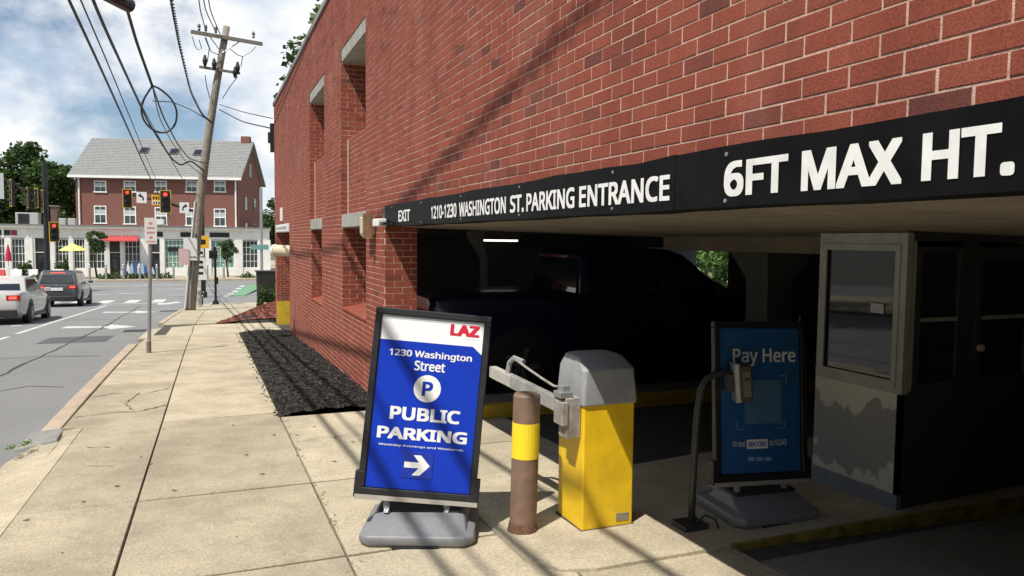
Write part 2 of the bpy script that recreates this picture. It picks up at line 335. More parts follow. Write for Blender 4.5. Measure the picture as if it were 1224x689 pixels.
# strip beside the building line, middle strip, kerb strip
ysB = [-6, -3.4, -1.2, .9, 2.5, 4.07, 5.56, 8.36, 11.2, 14, 16.6, 19.3]
for a, b in zip(ysB[:-1], ysB[1:]):
    slab(side, [(jl(a)+G, a+G), (.69-G, a+G), (.69-G, b-G), (jl(b)+G, b-G)], CONC)
    ka, kb = kerb_x(a), kerb_x(b)
    if b <= 8.4: # dropped kerb: the outer part slopes to the road
        zo = -.115
        slab(side, [(-1.15, a+G), (jl(a)-G, a+G), (jl(b)-G, b-G), (-1.15, b-G)], CONC)
        if b < 8: slab(side, [(-1.68, a+.002), (-1.152, a+.002), (-1.152, b-.002), (-1.68, b-.002)], CONC, zoff=[zo, 0, 0, zo], tilt=0)
        else:
            slab(side, [(-1.68, a+.002), (-1.152, a+.002), (-1.152, 7.6), (-1.64, 7.6)], CONC, zoff=[zo, 0, 0, zo], tilt=0)
            slab(side, [(-1.64, 7.602), (-1.152, 7.602), (-1.152, b-G), (-1.33, b-.06)], CONC, zoff=[zo, 0, 0, -.01], tilt=0)
    else:
        slab(side, [(ka+.20, a+G), (jl(a)-G, a+G), (jl(b)-G, b-G), (kb+.20, b-G)], CONC)
ysC = [-6, -3.4, -1.2, .9, 2.5, 4.07, 5.56, 8.12]
for i, (a, b) in enumerate(zip(ysC[:-1], ysC[1:])):
    x1 = 2.75
    slab(side, [(.69+G, a+G), (1.76-G, a+G), (1.76-G, b-G), (.69+G, b-G)], CONC2)
# exit driveway crossing and the corner beyond
ysD = [19.3, 22.9]
for x0, x1 in ((-1.5, -.36), (-.36, .75), (.75, 1.78)):
    slab(side, [(x0+G, 19.3+G+x0*.12), (x1-G, 19.3+G+x1*.12), (x1-G, 22.6+x1*.2), (x0+G, 22.6+x0*.2)], CONC2, zoff=[-.06 if x0 < -1 else 0, 0, 0, -.06 if x0 < -1 else 0])
for a, b in ((23.2, 26), (26, 28.8), (28.8, 31.6), (31.6, 34.6), (34.6, 38.4)):
    slab(side, [(kerb_x(a)+.2, a+G), (jl(a)-G, a+G), (jl(b)-G, b-G), (kerb_x(b)+.2 if b < 38 else jl(b)-.25, b-G)], CONC)
    slab(side, [(jl(a)+G, a+G), (1.5-G, a+G), (1.5-G, b-G), (jl(b)+G, b-G)], CONC)
    for k in range(4): slab(side, [(1.5+G+k*3, a+G), (4.5-G+k*3, a+G), (4.5-G+k*3, b-G), (1.5+G+k*3, b-G)], CONC)
# cracks with dirt in them
def crack(pts, w=.008):
    b = MB(); pts = [Vector((x, y, gz(y)+.0035)) for x, y in pts]; q = [pts[0]]
    for a, c in zip(pts[:-1], pts[1:]):
        n = max(2, int((c-a).length/.06))
        for i in range(1, n+1): q.append(a.lerp(c, i/n)+Vector((random.uniform(-.012, .012), random.uniform(-.02, .02), 0)))
    for a, c in zip(q[:-1], q[1:]):
        d = (c-a).normalized(); s = Vector((-d.y, d.x, 0))*w*random.uniform(.3, .9)
        a.z = gz(a.y)+.004; c.z = gz(c.y)+.004
        b.quad(a-s, c-s, c+s, a+s)
    return b.build('crack', JOINT, side, fix=False)
crack([(-.45, 9.3), (-.7, 9.0), (-1.0, 9.05), (-1.3, 8.9)], .012); crack([(-.44, 10.6), (-.75, 10.2), (-1.1, 10.4), (-1.3, 10.2)], .01); crack([(-.8, 10.3), (-.9, 9.6), (-.78, 9.1)], .008)
crack([(-.43, 12.2), (-.9, 11.9), (-1.3, 12.3)], .008); crack([(-.42, 13.1), (-.85, 13.0), (-1.28, 13.4)], .008); crack([(-.4, 10.1), (.1, 10.15), (.65, 10.05)], .004); crack([(-.4, 12.6), (.2, 12.7), (.66, 12.6)], .004)
crack([(.2, 16.1), (.5, 15.9)], .03); crack([(.72, 6.9), (1.2, 7.0), (1.7, 6.85)], .003); crack([(-.9, 6.7), (-.7, 6.6)], .005); crack([(-1.0, 7.4), (-.8, 7.3)], .006)
# gum spots and stains
for i in range(60):
    x, y = random.uniform(-1.1, 1.5), random.uniform(2.2, 8.0) if i < 42 else random.uniform(8.5, 18)
    if y > 8 and x > .6: continue
    if x > 1.5 and y > 3: continue
    b = MB(); r0 = random.uniform(.006, .02); b.add([(x+r0*math.cos(k)*random.uniform(.7, 1.2), y+r0*math.sin(k)*random.uniform(.7, 1.2), gz(y)+.0055) for k in np.arange(0, 6.2, .7)], [tuple(range(9))]); b.build('gum_spot', mat('gum', (.10, .09, .075), .8), side, fix=False)
# kerb stones
kerb = tag(MB().box(-1.5, -1.4, 8.9, 17.2, gz(17.3)-.4, gz(17.2)-.2).build('kerb', STONE), 'granite kerb between the sidewalk and the road', 'kerb', kind='structure')
def kstone(a, b, drop=0):
    m = MB(); xa, xb = kerb_x(a), kerb_x(b); za, zb = gz(a), gz(b)
    m.hexa([(xa-.02, a, za-.3), (xa+.17, a, za-.3), (xb+.17, b, zb-.3), (xb-.02, b, zb-.3), (xa, a, za-drop), (xa+.17, a, za-drop), (xb+.17, b, zb-.002), (xb, b, zb-.002)])
    m.build('kerb_stone', STONE, kerb, bevel=.015)
y = 8.45
while y < 17: b = min(y+1.8, 17.2); kstone(y, b-.012, .02 if y < 9 else 0); y = b+.004 if b < 17.2 else 99
y = 24.2
while y < 38: b = min(y+1.9, 38.4); kstone(y, b-.012); y = b+.004 if b < 38.4 else 99
m = MB(); m.hexa([(-1.72, 8.05, gz(8.05)-.3), (-1.28, 7.85, gz(8)-.3), (-1.3, 8.42, gz(8.4)-.3), (-1.63, 8.42, gz(8.4)-.3), (-1.70, 8.08, gz(8)-.115), (-1.3, 7.9, gz(8)+.004), (-1.32, 8.42, gz(8.4)-.005), (-1.6, 8.42, gz(8.4)-.02)]); m.build('kerb_end_stone', CONC_G, kerb, bevel=.02)
# far side of the crossing
far = tag(MB().box(-60, 60, 77.6, 140, -3.2, -2.50).build('far_sidewalk', CONC), 'far sidewalk beyond the crossing in front of the shops', 'sidewalk', kind='structure')
for i in range(20): MB().box(-30+i*3+.01, -27+i*3-.01, 77.42, 77.6, -3.0, -2.48).build('kerb_stone', STONE, far)
tag(sheet(-24, -12.5, -20, 42, 0).build('far_street_sidewalk', CONC), 'sidewalk along the opposite side of the street', 'sidewalk', kind='structure')

# mulch bed at the foot of the wall
mb = MB(); nx, ny = 10, 90
def mz(x, y): return gz(y) + .015 + .045*math.sin(math.pi*(x-.70)/1.15)+.012*math.sin(x*23+y*7)+.01*math.sin(y*19)
for i in range(nx):
    for j in range(ny):
        q = [(.70+1.12*(i+a)/nx, 8.14+11.0*(j+b)/ny) for a, b in ((0, 0), (1, 0), (1, 1), (0, 1))]
        mb.quad(*[(x, y, mz(x, y)-(.03 if x < .71 else 0)) for x, y in q])
bed = tag(mb.build('mulch_bed', MULCH), 'black shredded bark mulch bed along the foot of the brick wall', 'mulch bed', kind='structure')
mb = MB()
for i in range(9000):
    x = .60+random.random()**.85*1.20; y = 8.12+random.random()**1.5*11.0
    if x < .69 and random.random() < .75: continue
    mb.tint = random.random(); l = random.uniform(.012, .045)
    mb.obox((x, y, (mz(x, y) if x > .7 else gz(y))+.008), l, l*random.uniform(.2, .5), .006, (random.uniform(-.6, .6), random.uniform(-.6, .6), random.uniform(0, 6.3)))
tag(mb.build('mulch_chips', MULCHP, bed, fix=False), kind='stuff')

# garage floor and kerbed islands
gf = MB()
for a, b in zip([-6, 0, 8, 14, 19], [0, 8, 14, 19, 24]): gf.quad((1.76, a, gz(a)-.012), (16, a, gz(a)-.012), (16, b, gz(b)-.012), (1.76, b, gz(b)-.012))
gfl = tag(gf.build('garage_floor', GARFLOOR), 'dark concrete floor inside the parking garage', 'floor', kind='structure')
for a, b in ((-6, -2), (-2, .9), (.9, 3.6)): slab(gfl, [(1.76+G, a+G), (2.72, a+G), (2.72, b-G), (1.76+G, b-G)], CONC)
for a, b in ((5.0, 6.2), (6.2, 7.22)): slab(gfl, [(1.76+G, a+G), (2.85, a+G), (2.85, b-G), (1.76+G, b-G)], CONC2)
for a, b in ((.9, 3.16), (-1.5, .9)):
    for x in (2.73, 4.4, 6.1): slab(gfl, [(x+G, a+G), (x+1.66, a+G), (x+1.66, b-G), (x+G, b-G)], mat('ramp_concrete', (.22, .205, .17), .9, .15, 30, bump=.3, bscale=150, stain=.6))
def island(name, poly, m, label, h=lambda x: .1):
    b = MB(); n = len(poly); top = [(x, y, gz(y)+h(x)) for x, y in poly]; bot = [(x, y, gz(y)-.1) for x, y in poly]
    b.add(top+bot, [tuple(range(n))] + [(n+i, n+(i+1) % n, (i+1) % n, i) for i in range(n)])
    return tag(b.build(name, m), label, 'traffic island', kind='structure')
def ih(x): return float(np.interp(x, [1.5, 2.0, 2.7, 3.1, 4.3], [.012, .018, .02, .035, .095]))
xs = [2.0, 2.4, 2.7, 3.0, 3.3, 3.6, 5, 8]
edge = [(1.56, 3.6), (1.68, 3.42), (1.85, 3.36)] + [(x, 3.36-.02*(x-2)-.07*max(0, x-2.7)) for x in xs]
b = MB(); rows = edge; backy = 4.98
for (xa, ya), (xb, yb) in zip(rows[:-1], rows[1:]):
    b.quad((xa, ya, gz(ya)+ih(xa)), (xb, yb, gz(yb)+ih(xb)), (xb, backy, gz(backy)+ih(xb)), (xa, backy, gz(backy)+ih(xa)))
    b.quad((xa, ya, gz(ya)-.1), (xb, yb, gz(yb)-.1), (xb, yb, gz(yb)+ih(xb)), (xa, ya, gz(ya)+ih(xa)))
    b.quad((xb, backy, gz(backy)-.1), (xa, backy, gz(backy)-.1), (xa, backy, gz(backy)+ih(xa)), (xb, backy, gz(backy)+ih(xb)))
b.quad((1.56, backy, gz(5)-.1), (1.56, 3.6, gz(3.6)-.1), (1.56, 3.6, gz(3.6)+ih(1.56)), (1.56, backy, gz(5)+ih(1.56)))
isl = tag(b.build('booth_island', CONC2), 'concrete island under the ticket booth, with a yellow painted edge', 'traffic island', kind='structure')
b = MB(); e2 = [p for p in edge if p[0] >= 2.7]
for (xa, ya), (xb, yb) in zip(e2[:-1], e2[1:]):
    b.hexa([(xa, ya-.006, gz(ya)-.05), (xb, yb-.006, gz(yb)-.05), (xb, yb+.0, gz(yb)-.05), (xa, ya+.0, gz(ya)-.05), (xa, ya-.006, gz(ya)+ih(xa)+.004), (xb, yb-.006, gz(yb)+ih(xb)+.003), (xb, yb+.018, gz(yb)+ih(xb)+.003), (xa, ya+.018, gz(ya)+ih(xa)+.003)])
b.build('painted_edge', mat('worn_shaded_yellow', (.20, .15, .04), .8, 0, 14, col2=(.46, .32, .03), stain=.8, sscale=5, stc=.35), isl)  # worn paint, with the garage shade also darkened into its colour
isl2 = island('far_lane_island', [(2.62, 7.24), (9, 7.05), (9, 7.75), (2.62, 7.9)], CONC_G, 'kerbed island beside the parked pickup, its edge painted yellow', lambda x: .12)
b = MB()
for xa, xb in ((2.60, 4.6), (4.6, 9)):
    ya, yb = 7.24-.03*(xa-2.62), 7.24-.03*(xb-2.62)
    b.hexa([(xa, ya-.012, gz(7.2)-.08), (xb, yb-.012, gz(7.2)-.08), (xb, yb+.03, gz(7.2)-.08), (xa, ya+.03, gz(7.2)-.08), (xa, ya-.012, gz(7.2)+.126), (xb, yb-.012, gz(7.2)+.126), (xb, yb+.1, gz(7.2)+.126), (xa, ya+.1, gz(7.2)+.126)])
b.build('painted_edge', PAINT_Y, isl2)

# ================================================================== PARKING GARAGE
gar = thing('parking_garage', 'long red brick parking garage with deep window openings and a low entrance', 'garage', loc=(0, 0, 0))
CH = .0667; Z0 = 1.935
def zk(k): return Z0 + k*CH
YE, YN = 22.4, -6.0
ENT = (-.9, 8.14)           # entrance opening along y; unseen near end closed to keep the inside dark
UP = [(9.2, 11.0), (12.65, 14.55)]; LO = [(9.2, 10.9), (13.0, 14.4)]; EXITO = (18.4, 21.9)
TOPK = 50
openings = [(ENT[0], ENT[1], -9, zk(0))] + [(a, b, zk(16), zk(35)) for a, b in UP] + [(LO[0][0], LO[0][1], zk(-20), zk(0)), (LO[1][0], LO[1][1], zk(-22), zk(0))] + [(EXITO[0], EXITO[1], -9, zk(0))]
recess = [(9.2, 11.0, zk(0), zk(16)), (12.65, 14.55, zk(0), zk(16))]
ybr = sorted(set([YN, YE] + [v for o in openings+recess for v in o[:2]])); zbr = sorted(set([-1.6, zk(TOPK)] + [v for o in openings+recess for v in o[2:] if v > -5]))
core = MB(); rec = .10; PR = .0026
def inside(lst, y, z): return any(a < y < b and c < z < d for a, b, c, d in lst)
for ya, yb in zip(ybr[:-1], ybr[1:]):
    for za, zb in zip(zbr[:-1], zbr[1:]):
        y, z = (ya+yb)/2, (za+zb)/2
        if inside(openings, y, z): continue
        core.box(XW+PR+(rec if inside(recess, y, z) else 0), XW+.36, ya, yb, za, zb)
core.build('wall', MORTAR, gar, fix=False)
bricks = []   # (center, half-length, along, normal)
BL, JT = .1945, .0085
def subtract(ivs, a, b):
    out = []
    for s, e in ivs:
        if b <= s or a >= e: out.append((s, e)); continue
        if a > s: out.append((s, a))
        if b < e: out.append((b, e))
    return out
def lay(u0, u1, k0, k1, holes, plane, axis, zlow=None):
    """running bond on a face; axis 'y' (street face at x=plane) or 'x' (reveal at y=plane, facing -y)"""
    for k in range(k0, k1):
        za, zb = zk(k), zk(k+1); zc = (za+zb)/2; ivs = [(u0, u1)]
        for a, b, c, d in holes:
            if c < zc < d: ivs = subtract(ivs, a, b)
        off = (k % 2)*BL/2 + (.004*((k*7) % 5-2)) + (0 if axis == 'y' else (1.80 % BL)); 
        for s, e in ivs:
            i0 = math.floor((s-off)/BL)
            u = i0*BL+off
            while u < e:
                a, b = max(u, s), min(u+BL, e)
                if b-a > .035:
                    if zlow is None or zb > zlow((a+b)/2): bricks.append((a+(JT/2+random.choice((-.0012, 0, .0012)))*(a > s), b-(JT/2+random.choice((-.0012, 0, .0012)))*(b < e), za+JT/2+random.uniform(-.001, .001), zb-JT/2+random.uniform(-.001, .001), plane, axis))
                u += BL
lay(YN, YE, -50, TOPK, openings + recess, XW, 'y', lambda y: gz(y)-.1)
for a, b, c, d in recess: lay(a+.004, b-.004, 0, 16, [], XW+rec, 'y')
for yj, k0, k1 in ((ENT[1], -42, 0), (UP[0][1], 16, 32), (UP[1][1], 16, 32), (LO[0][1], -20, -3), (LO[1][1], -22, -3), (EXITO[1], -46, -3)): lay(XW, XW+.36, k0, k1, [], yj, 'x', lambda x, yj=yj: gz(yj)-.1)
for a, b, c, d in recess: lay(XW, XW+rec, 0, 16, [], b, 'x')
def brick_mb(mb, w, h, d, cx, plane, cz, axis, jit=0):
    t = PR; o = random.uniform(-.0009, .0009)
    def P(a, n, z):  # a along, n outwards
        return (plane+PR-n, cx+a, cz+z) if axis == 'y' else (cx+a, plane-PR-n+PR*2-PR, cz+z)
    f = t+o; e = .0012; hw, hh = w/2, h/2
    mb.add([P(-hw, -.01, -hh), P(hw, -.01, -hh), P(hw, -.01, hh), P(-hw, -.01, hh), P(-hw, f-e, -hh), P(hw, f-e, -hh), P(hw, f-e, hh), P(-hw, f-e, hh),
            P(-hw+e, f, -hh+e), P(hw-e, f, -hh+e), P(hw-e, f, hh-e), P(-hw+e, f, hh-e)],
           [(8, 9, 10, 11), (4, 5, 9, 8), (5, 6, 10, 9), (6, 7, 11, 10), (7, 4, 8, 11), (0, 1, 5, 4), (1, 2, 6, 5), (2, 3, 7, 6), (3, 0, 4, 7)])
def rtint(): return .04 if random.random() < .015 else (.16 if random.random() < .07 else .28+.6*random.random())
def vis_area(bk):
    a, b, c, d, pl, ax = bk
    p = [(pl, a, c), (pl, b, c), (pl, a, d)] if ax == 'y' else [(a, pl, c), (b, pl, c), (a, pl, d)]
    q = [proj(v) for v in p]
    if min(v[2] for v in q) < .4: return 0
    cx = sum(v[0] for v in q)/3; cy = sum(v[1] for v in q)/3
    if not (-20 < cx < W_PX+20 and -20 < cy < H_PX+20): return 0
    return abs((q[1][0]-q[0][0])*(q[2][1]-q[0][1])-(q[2][0]-q[0][0])*(q[1][1]-q[0][1]))
bricks.sort(key=vis_area, reverse=True)
protos = {}
def brick_obj(bk):
    a, b, c, d, pl, ax = bk; w = round(b-a, 4); tn = round(rtint()*8)/8; key = (w, ax, tn, random.randrange(2))
    if key not in protos:
        m = MB(); m.tint = tn; brick_mb(m, w, d-c, 0, 0, 0, 0, ax); protos[key] = m.mesh('brick', BRICK)
        bm = bmesh.new(); bm.from_mesh(protos[key]); bmesh.ops.recalc_face_normals(bm, faces=bm.faces); bm.to_mesh(protos[key]); bm.free()
    o = bpy.data.objects.new('brick', protos[key]); COL.objects.link(o); o.parent = gar
    o.location = (pl, (a+b)/2, (c+d)/2) if ax == 'y' else ((a+b)/2, pl, (c+d)/2)
    if ax == 'y': o.rotation_euler = (random.uniform(-.006, .006), 0, 0)
for bk in bricks[:300]: brick_obj(bk)
sb = MB()
for a, b, c, d, pl, ax in bricks[300:]: sb.tint = rtint(); brick_mb(sb, b-a, d-c, 0, (a+b)/2, pl, (c+d)/2, ax)
tag(sb.build('brickwork', BRICK, gar), kind='stuff')
LINT = mat('lintel_concrete', (.36, .36, .32), .85, .1, 10, bump=.3, bscale=90, stain=.5, sscale=3)
for a, b in UP: MB().box(XW+.012, XW+.37, a-.02, b+.002, zk(35)-.18, zk(35)-.004).build('lintel', LINT, gar, bevel=.006)
for a, b in LO: MB().box(XW-.004, XW+.37, a-.02, b+.05, zk(0)-.185, zk(0)-.002).build('lintel', LINT, gar, bevel=.006)
MB().box(XW-.02, XW+.37, EXITO[0]-.02, EXITO[1]+.02, zk(0)-.2, zk(0)-.002).build('lintel', mat('lintel_white', (.62, .62, .6), .7), gar, bevel=.006)
for a, b, k in ((LO[0][0], LO[0][1], -20), (LO[1][0], LO[1][1], -22)):
    n = int((b-a)/.1)
    for i in range(n):
        m = MB(); m.tint = rtint(); y0 = a+i*(b-a)/n; y1 = y0+(b-a)/n-.008
        m.hexa([(XW-.012, y0, zk(k)-.02), (XW+.36, y0, zk(k)-.02), (XW+.36, y1, zk(k)-.02), (XW-.012, y1, zk(k)-.02), (XW-.012, y0, zk(k)+.004), (XW+.36, y0, zk(k)+.07), (XW+.36, y1, zk(k)+.07), (XW-.012, y1, zk(k)+.004)])
        m.build('sill_brick', BRICK, gar)
for y, z0, z1 in ((11.0, zk(0), zk(16)), (14.55, zk(0), zk(16))): MB().box(XW+.085, XW+rec+.002, y-.03, y-.012, z0, z1).build('sealant_joint', mat('sealant', (.5, .43, .36), .7), gar)
MB().box(XW-.03, 16.1, YN, YE+.03, zk(TOPK), zk(TOPK)+.09).build('roof_coping', mat('coping_metal', (.3, .27, .25), .5, .1, 5, metal=.3), gar)
# decks, ceiling, back and end walls
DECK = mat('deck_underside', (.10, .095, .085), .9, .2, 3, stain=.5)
m = MB()
prof = [(XW-.02, 1.735), (2.2, 1.72), (5.0, 1.655), (16, 1.64), (16, 2.9), (XW+.36, 2.9), (XW+.36, 1.95), (XW-.02, 1.93)]
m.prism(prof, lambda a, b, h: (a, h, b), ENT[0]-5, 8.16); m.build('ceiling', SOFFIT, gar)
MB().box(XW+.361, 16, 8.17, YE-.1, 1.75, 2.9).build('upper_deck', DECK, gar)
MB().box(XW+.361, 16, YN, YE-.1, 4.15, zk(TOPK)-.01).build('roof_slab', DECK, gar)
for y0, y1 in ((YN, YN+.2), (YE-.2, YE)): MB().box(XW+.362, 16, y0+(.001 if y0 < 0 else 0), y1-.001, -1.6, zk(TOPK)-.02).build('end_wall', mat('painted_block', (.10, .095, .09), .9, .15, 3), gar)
m = MB(); ybk = [(YN+.2, 16.6), (20.6, YE-.2)]
for a, b in ybk: m.box(13, 13.3, a, b, -1.6, 1.75)
m.box(13, 13.3, 16.6, 20.6, -1.6, .2); m.box(13, 13.3, 16.6, 20.6, 1.42, 1.75); m.box(13, 13.3, YN+.2, YE-.2, 2.9, 4.15)
m.build('back_wall', MATS['painted_block'], gar, fix=False)
for a, b in ((3.55, 6.9),): MB().box(5.0, 5.35, 3.0, 7.6, 1.5, 1.70).build('beam', SOFFIT, gar, bevel=.02)
def column(x, y, w, h0, cap=True):
    b = MB(); r = lambda s, z: [(x-s, y-s, z), (x+s, y-s, z), (x+s, y+s, z), (x-s, y+s, z)]
    rings = [r(w, gz(y)-.1), r(w, h0-.55)] + ([r(w*1.05, h0-.5), r(w*1.9, h0-.12), r(w*1.9, h0+.05)] if cap else [r(w, h0+.05)])
    b.loft(rings); b.build('column', CONC_G, gar)
column(6.6, 7.6, .2, 1.66); column(9.5, 5.0, .2, 1.66); column(11.5, 9.0, .22, 1.76); column(5.0, 13.2, .22, 1.76)
pc = MB(); pc.cyl((5.55, 5.6, gz(5.6)-.02), (5.55, 5.6, 1.66), .045, 10); pc.build('drain_pipe', WHITE, gar)
MB().box(XW-.004, XW+.364, EXITO[1]-.008, EXITO[1]+.03, -1.0, -.18).build('yellow_base_paint', PAINT_Y, gar)
def clight(u, v, u2, v2, z, y, label):
    a, b_ = ony(u, v, y), ony(u2, v2, y); a.z = b_.z = z
    t = thing('ceiling_light', label, 'lamp', 'tube lights under the garage ceiling', (a+b_)/2); L = (b_-a).length; an = math.atan2(b_.y-a.y, b_.x-a.x); t.rotation_euler = (0, 0, an)
    MB().box(-L/2, L/2, -.06, .06, .0, 1.77-z).build('housing', CONC_G, t); m = MB(); m.cyl((-L/2+.02, 0, -.012), (L/2-.02, 0, -.012), .018, 8); m.build('tube', mat('lamp_tube', (.9, .9, .85), .4, emit=(1, .95, .85), estr=1.6), t)
clight(577, 291, 620, 292, 1.60, 11.5, 'lit tube light above the bed of the parked blue pickup')
clight(795, 297, 888, 298, 1.49, 11.2, 'lit tube light near the flared concrete column')
# things seen through the back opening
WL = leafmat('sunlit_leaf', (.05, .11, .02), (.16, .26, .06)); DL = leafmat('dark_leaf', (.022, .05, .013), (.09, .15, .04)); ML = leafmat('mid_leaf', (.02, .05, .012), (.085, .14, .035))
BARK = mat('bark', (.07, .055, .04), .95, .3, 12, bump=.6, bscale=30)
def tree(label, base, h, rx, rz, m, n=2600, leaf=.3, trunk=.2, group=None, name='tree', cat='tree', seed=1, stems=5, low=.35, kind=None):
    rnd = random.Random(seed); t = thing(name, label, cat, group, base)
    tb = MB(); top = Vector((rnd.uniform(-.1, .1)*h, rnd.uniform(-.1, .1)*h, h*.75)); tb.tube([(0, 0, -.15), top*.3, top*.65, top], [trunk*1.2, trunk*.9, trunk*.55, trunk*.15], 8)
    cl = []
    for i in range(stems*5):
        while True:
            p = Vector((rnd.uniform(-1, 1), rnd.uniform(-1, 1), rnd.uniform(-1, 1)))
            if .25 < p.length < 1: break
        c = Vector((p.x*rx, p.y*rx, h-rz+p.z*rz)); cl.append((c, rnd.uniform(.22, .42)*rx))
        if i < stems*2: s = top*rnd.uniform(.35, .8); tb.tube([s, s.lerp(c, .5)+Vector((0, 0, .1)), c], [trunk*.35, trunk*.22, trunk*.06], 5)
    tb.build('trunk', BARK, t)
    lb = MB(); per = n//len(cl)
    for c, r in cl:
        for _ in range(per):
            d = Vector((rnd.gauss(0, 1), rnd.gauss(0, 1), rnd.gauss(0, 1))); d = d.normalized()*r*rnd.random()**.4
            p = c+d; s = leaf*rnd.uniform(.5, 1.2); a = Vector((rnd.gauss(0, 1), rnd.gauss(0, 1), rnd.gauss(0, 1)*.6)).normalized(); bb = a.cross(Vector((rnd.gauss(0, 1), rnd.gauss(0, 1), 1))).normalized()
            lb.tint = rnd.random(); lb.add([p-a*s/2, p+bb*s*.3, p+a*s/2, p-bb*s*.3], [(0, 1, 2, 3)])
    tag(lb.build('crown', m, t, fix=False), kind='stuff'); return t
tree('sunlit green tree behind the back opening of the garage', (24, 32.5, gz(33)-.17), 6, 3.0, 2.8, WL, 2600, .4, seed=3, low=.1)
tree('low leafy shrub outside the back opening of the garage', (19, 24.5, gz(25)-.17), 2.6, 1.6, 1.2, WL, 1800, .3, .08, seed=4, name='shrub', cat='shrub')
bh = thing('pink_house', 'pinkish house wall seen through the back opening of the garage', 'house', loc=(36, 42, -1.6))
MB().box(-6, 6, 0, 8, -.5, 6).build('wall', mat('pink_siding', (.5, .32, .28), .9, .1, 4), bh); MB().box(-7, 0, -.06, .02, 1.0, 2.4).build('window', GLASS, bh)
m = MB(); m.prism([(-6.4, 6), (6.4, 6), (0, 9)], lambda a, b, h: (a, h, b), -.3, 8.3); m.build('roof', CONC_G, bh)
# tree leaning over the roof
tree('green broadleaf tree rising above the far end of the garage roof', (6.2, 28.5, gz(28.5)-.1), 11.2, 3.4, 2.8, ML, 7000, .32, seed=9, stems=7)

# ================================================================== THINGS AT THE ENTRANCE
def PD(u, v, d): return EYE + ray(u, v)*d
SIGN_BLK = mat('banner_black', (.005, .005, .0054), .5, .5, 7, bump=.2, bscale=9, spec=.12)
LET_W = mat('letter_white', (.80, .80, .78), .6, .06, 14, stain=.25, sscale=8)
XB = 1.63; KB = XB/1.70; ZB0, ZB1 = 1.6+(1.722-1.6)*KB, 1.6+(1.934-1.6)*KB
def banner(y0, y1, label, words):
    y0, y1 = y0*KB, y1*KB if y1 > 0 else y1
    t = thing('entrance_banner', label, 'sign'); frame(t, (0, -1, 0), (0, 0, 1), (XB, y0, ZB0))
    b = MB(); L = y0-y1; n = max(6, int(L/.25)); H = ZB1-ZB0
    for i in range(n):
        a, c = i*L/n, (i+1)*L/n
        w = lambda x: .004*math.sin(x*5.1)+.003*math.sin(x*13)
        b.hexa([(a, w(a)*.6, -.155), (c, w(c)*.6, -.155), (c, H+w(c), -.155), (a, H+w(a), -.155), (a, w(a)*.6, 0), (c, w(c)*.6, 0), (c, H+w(c), 0), (a, H+w(a), 0)])
    b.build('panel', SIGN_BLK, t, fix=False)
    for wd_, a, c, z0, z1, of in words: text(wd_, y0-a*KB, y0-c*KB, 1.6+(z0-1.6)*KB-ZB0, 1.6+(z1-1.6)*KB-ZB0, .002, LET_W, t, off=of)
    for x in np.arange(.3, L, 1.05):
        for z in (.022, H-.025): m = MB(); m.cyl((x, z, 0), (x, z, .004), .007, 8); m.build('rivet', GALV, t)
    return t
yb = lambda u: onx(u, 250, 1.70).y
ROW = (1.760, 1.866); BIG = (1.757, 1.882)
banner(7.69, 2.512, 'black banner reading EXIT 1210-1230 WASHINGTON ST. PARKING ENTRANCE in white', [(w_, yb(a_), yb(b_), *ROW, .028) for w_, a_, b_ in (('EXIT', 476.5, 490.5), ('1210-1230', 515.5, 546), ('WASHINGTON', 549, 605), ('ST.', 610, 626.5), ('PARKING', 629.5, 687), ('ENTRANCE', 692.5, 800.5))])
banner(2.508, -.6, 'black banner reading 6FT MAX HT. in large white letters', [(w_, yb(a_), yb(b_), *BIG, .034) for w_, a_, b_ in (('6FT', 865, 941), ('MAX', 957, 1077), ('HT.', 1100, 1211))])
# wall lamp and small box beside the banner
BEIGE = mat('beige_enamel', (.55, .48, .34), .5, .08, 8)
t = thing('wall_lamp', 'beige box lamp on the brick pier left of the entrance banner', 'lamp', loc=(XW, 8.62, 1.64))
MB().box(-.13, .002, 0, .30, 0, .21).build('housing', BEIGE, t, bevel=.02); MB().box(-.15, -.05, -.05, .0, -.04, .24).build('bracket', mat('rusty_steel', (.22, .13, .07), .8, .3, 15), t); MB().box(-.12, -.02, .03, .27, -.012, .01).build('lens', mat('lamp_lens', (.5, .48, .4), .3), t)
t = thing('security_light', 'small white fixture at the left end of the entrance banner', 'lamp', loc=(1.56, 7.2, 1.735))
MB().box(-.04, .05, 0, .24, -.02, .055).build('housing', WHITE, t, bevel=.01); MB().box(-.02, .06, -.16, .0, -.005, .02).build('arm', BLACK, t)
# pipe vent, signs at the exit opening
t = thing('wall_pipe', 'fat cream pipe sticking out of the garage exit opening', 'pipe', loc=(0, 0, 0))
m = MB(); m.cyl((2.35, 18.9, 1.25), (1.62, 19.9, 1.27), .14, 16); m.build('pipe', BEIGE, t, smooth=False); m = MB(); m.cyl((1.64, 19.87, 1.27), (1.60, 19.93, 1.27), .155, 16); m.build('collar', WHITE, t)
tag(MB().box(XW-.02, XW+.002, 20.0, 20.55, 2.02, 2.36).build('wall_notice', WHITE), 'small white notice on the brick above the garage exit', 'sign')
t = thing('exit_notice', 'white lettered strip on the lintel over the garage exit', 'sign'); frame(t, (0, -1, 0), (0, 0, 1), (XW-.026, 21.7, 1.76)); MB().box(0, 3.1, 0, .15, -.008, 0).build('panel', WHITE, t)
for i in range(9): MB().box(.15+i*.32, .35+i*.32, .04, .11, -.001, .003).build('print', mat('print_grey', (.2, .2, .2), .7), t)

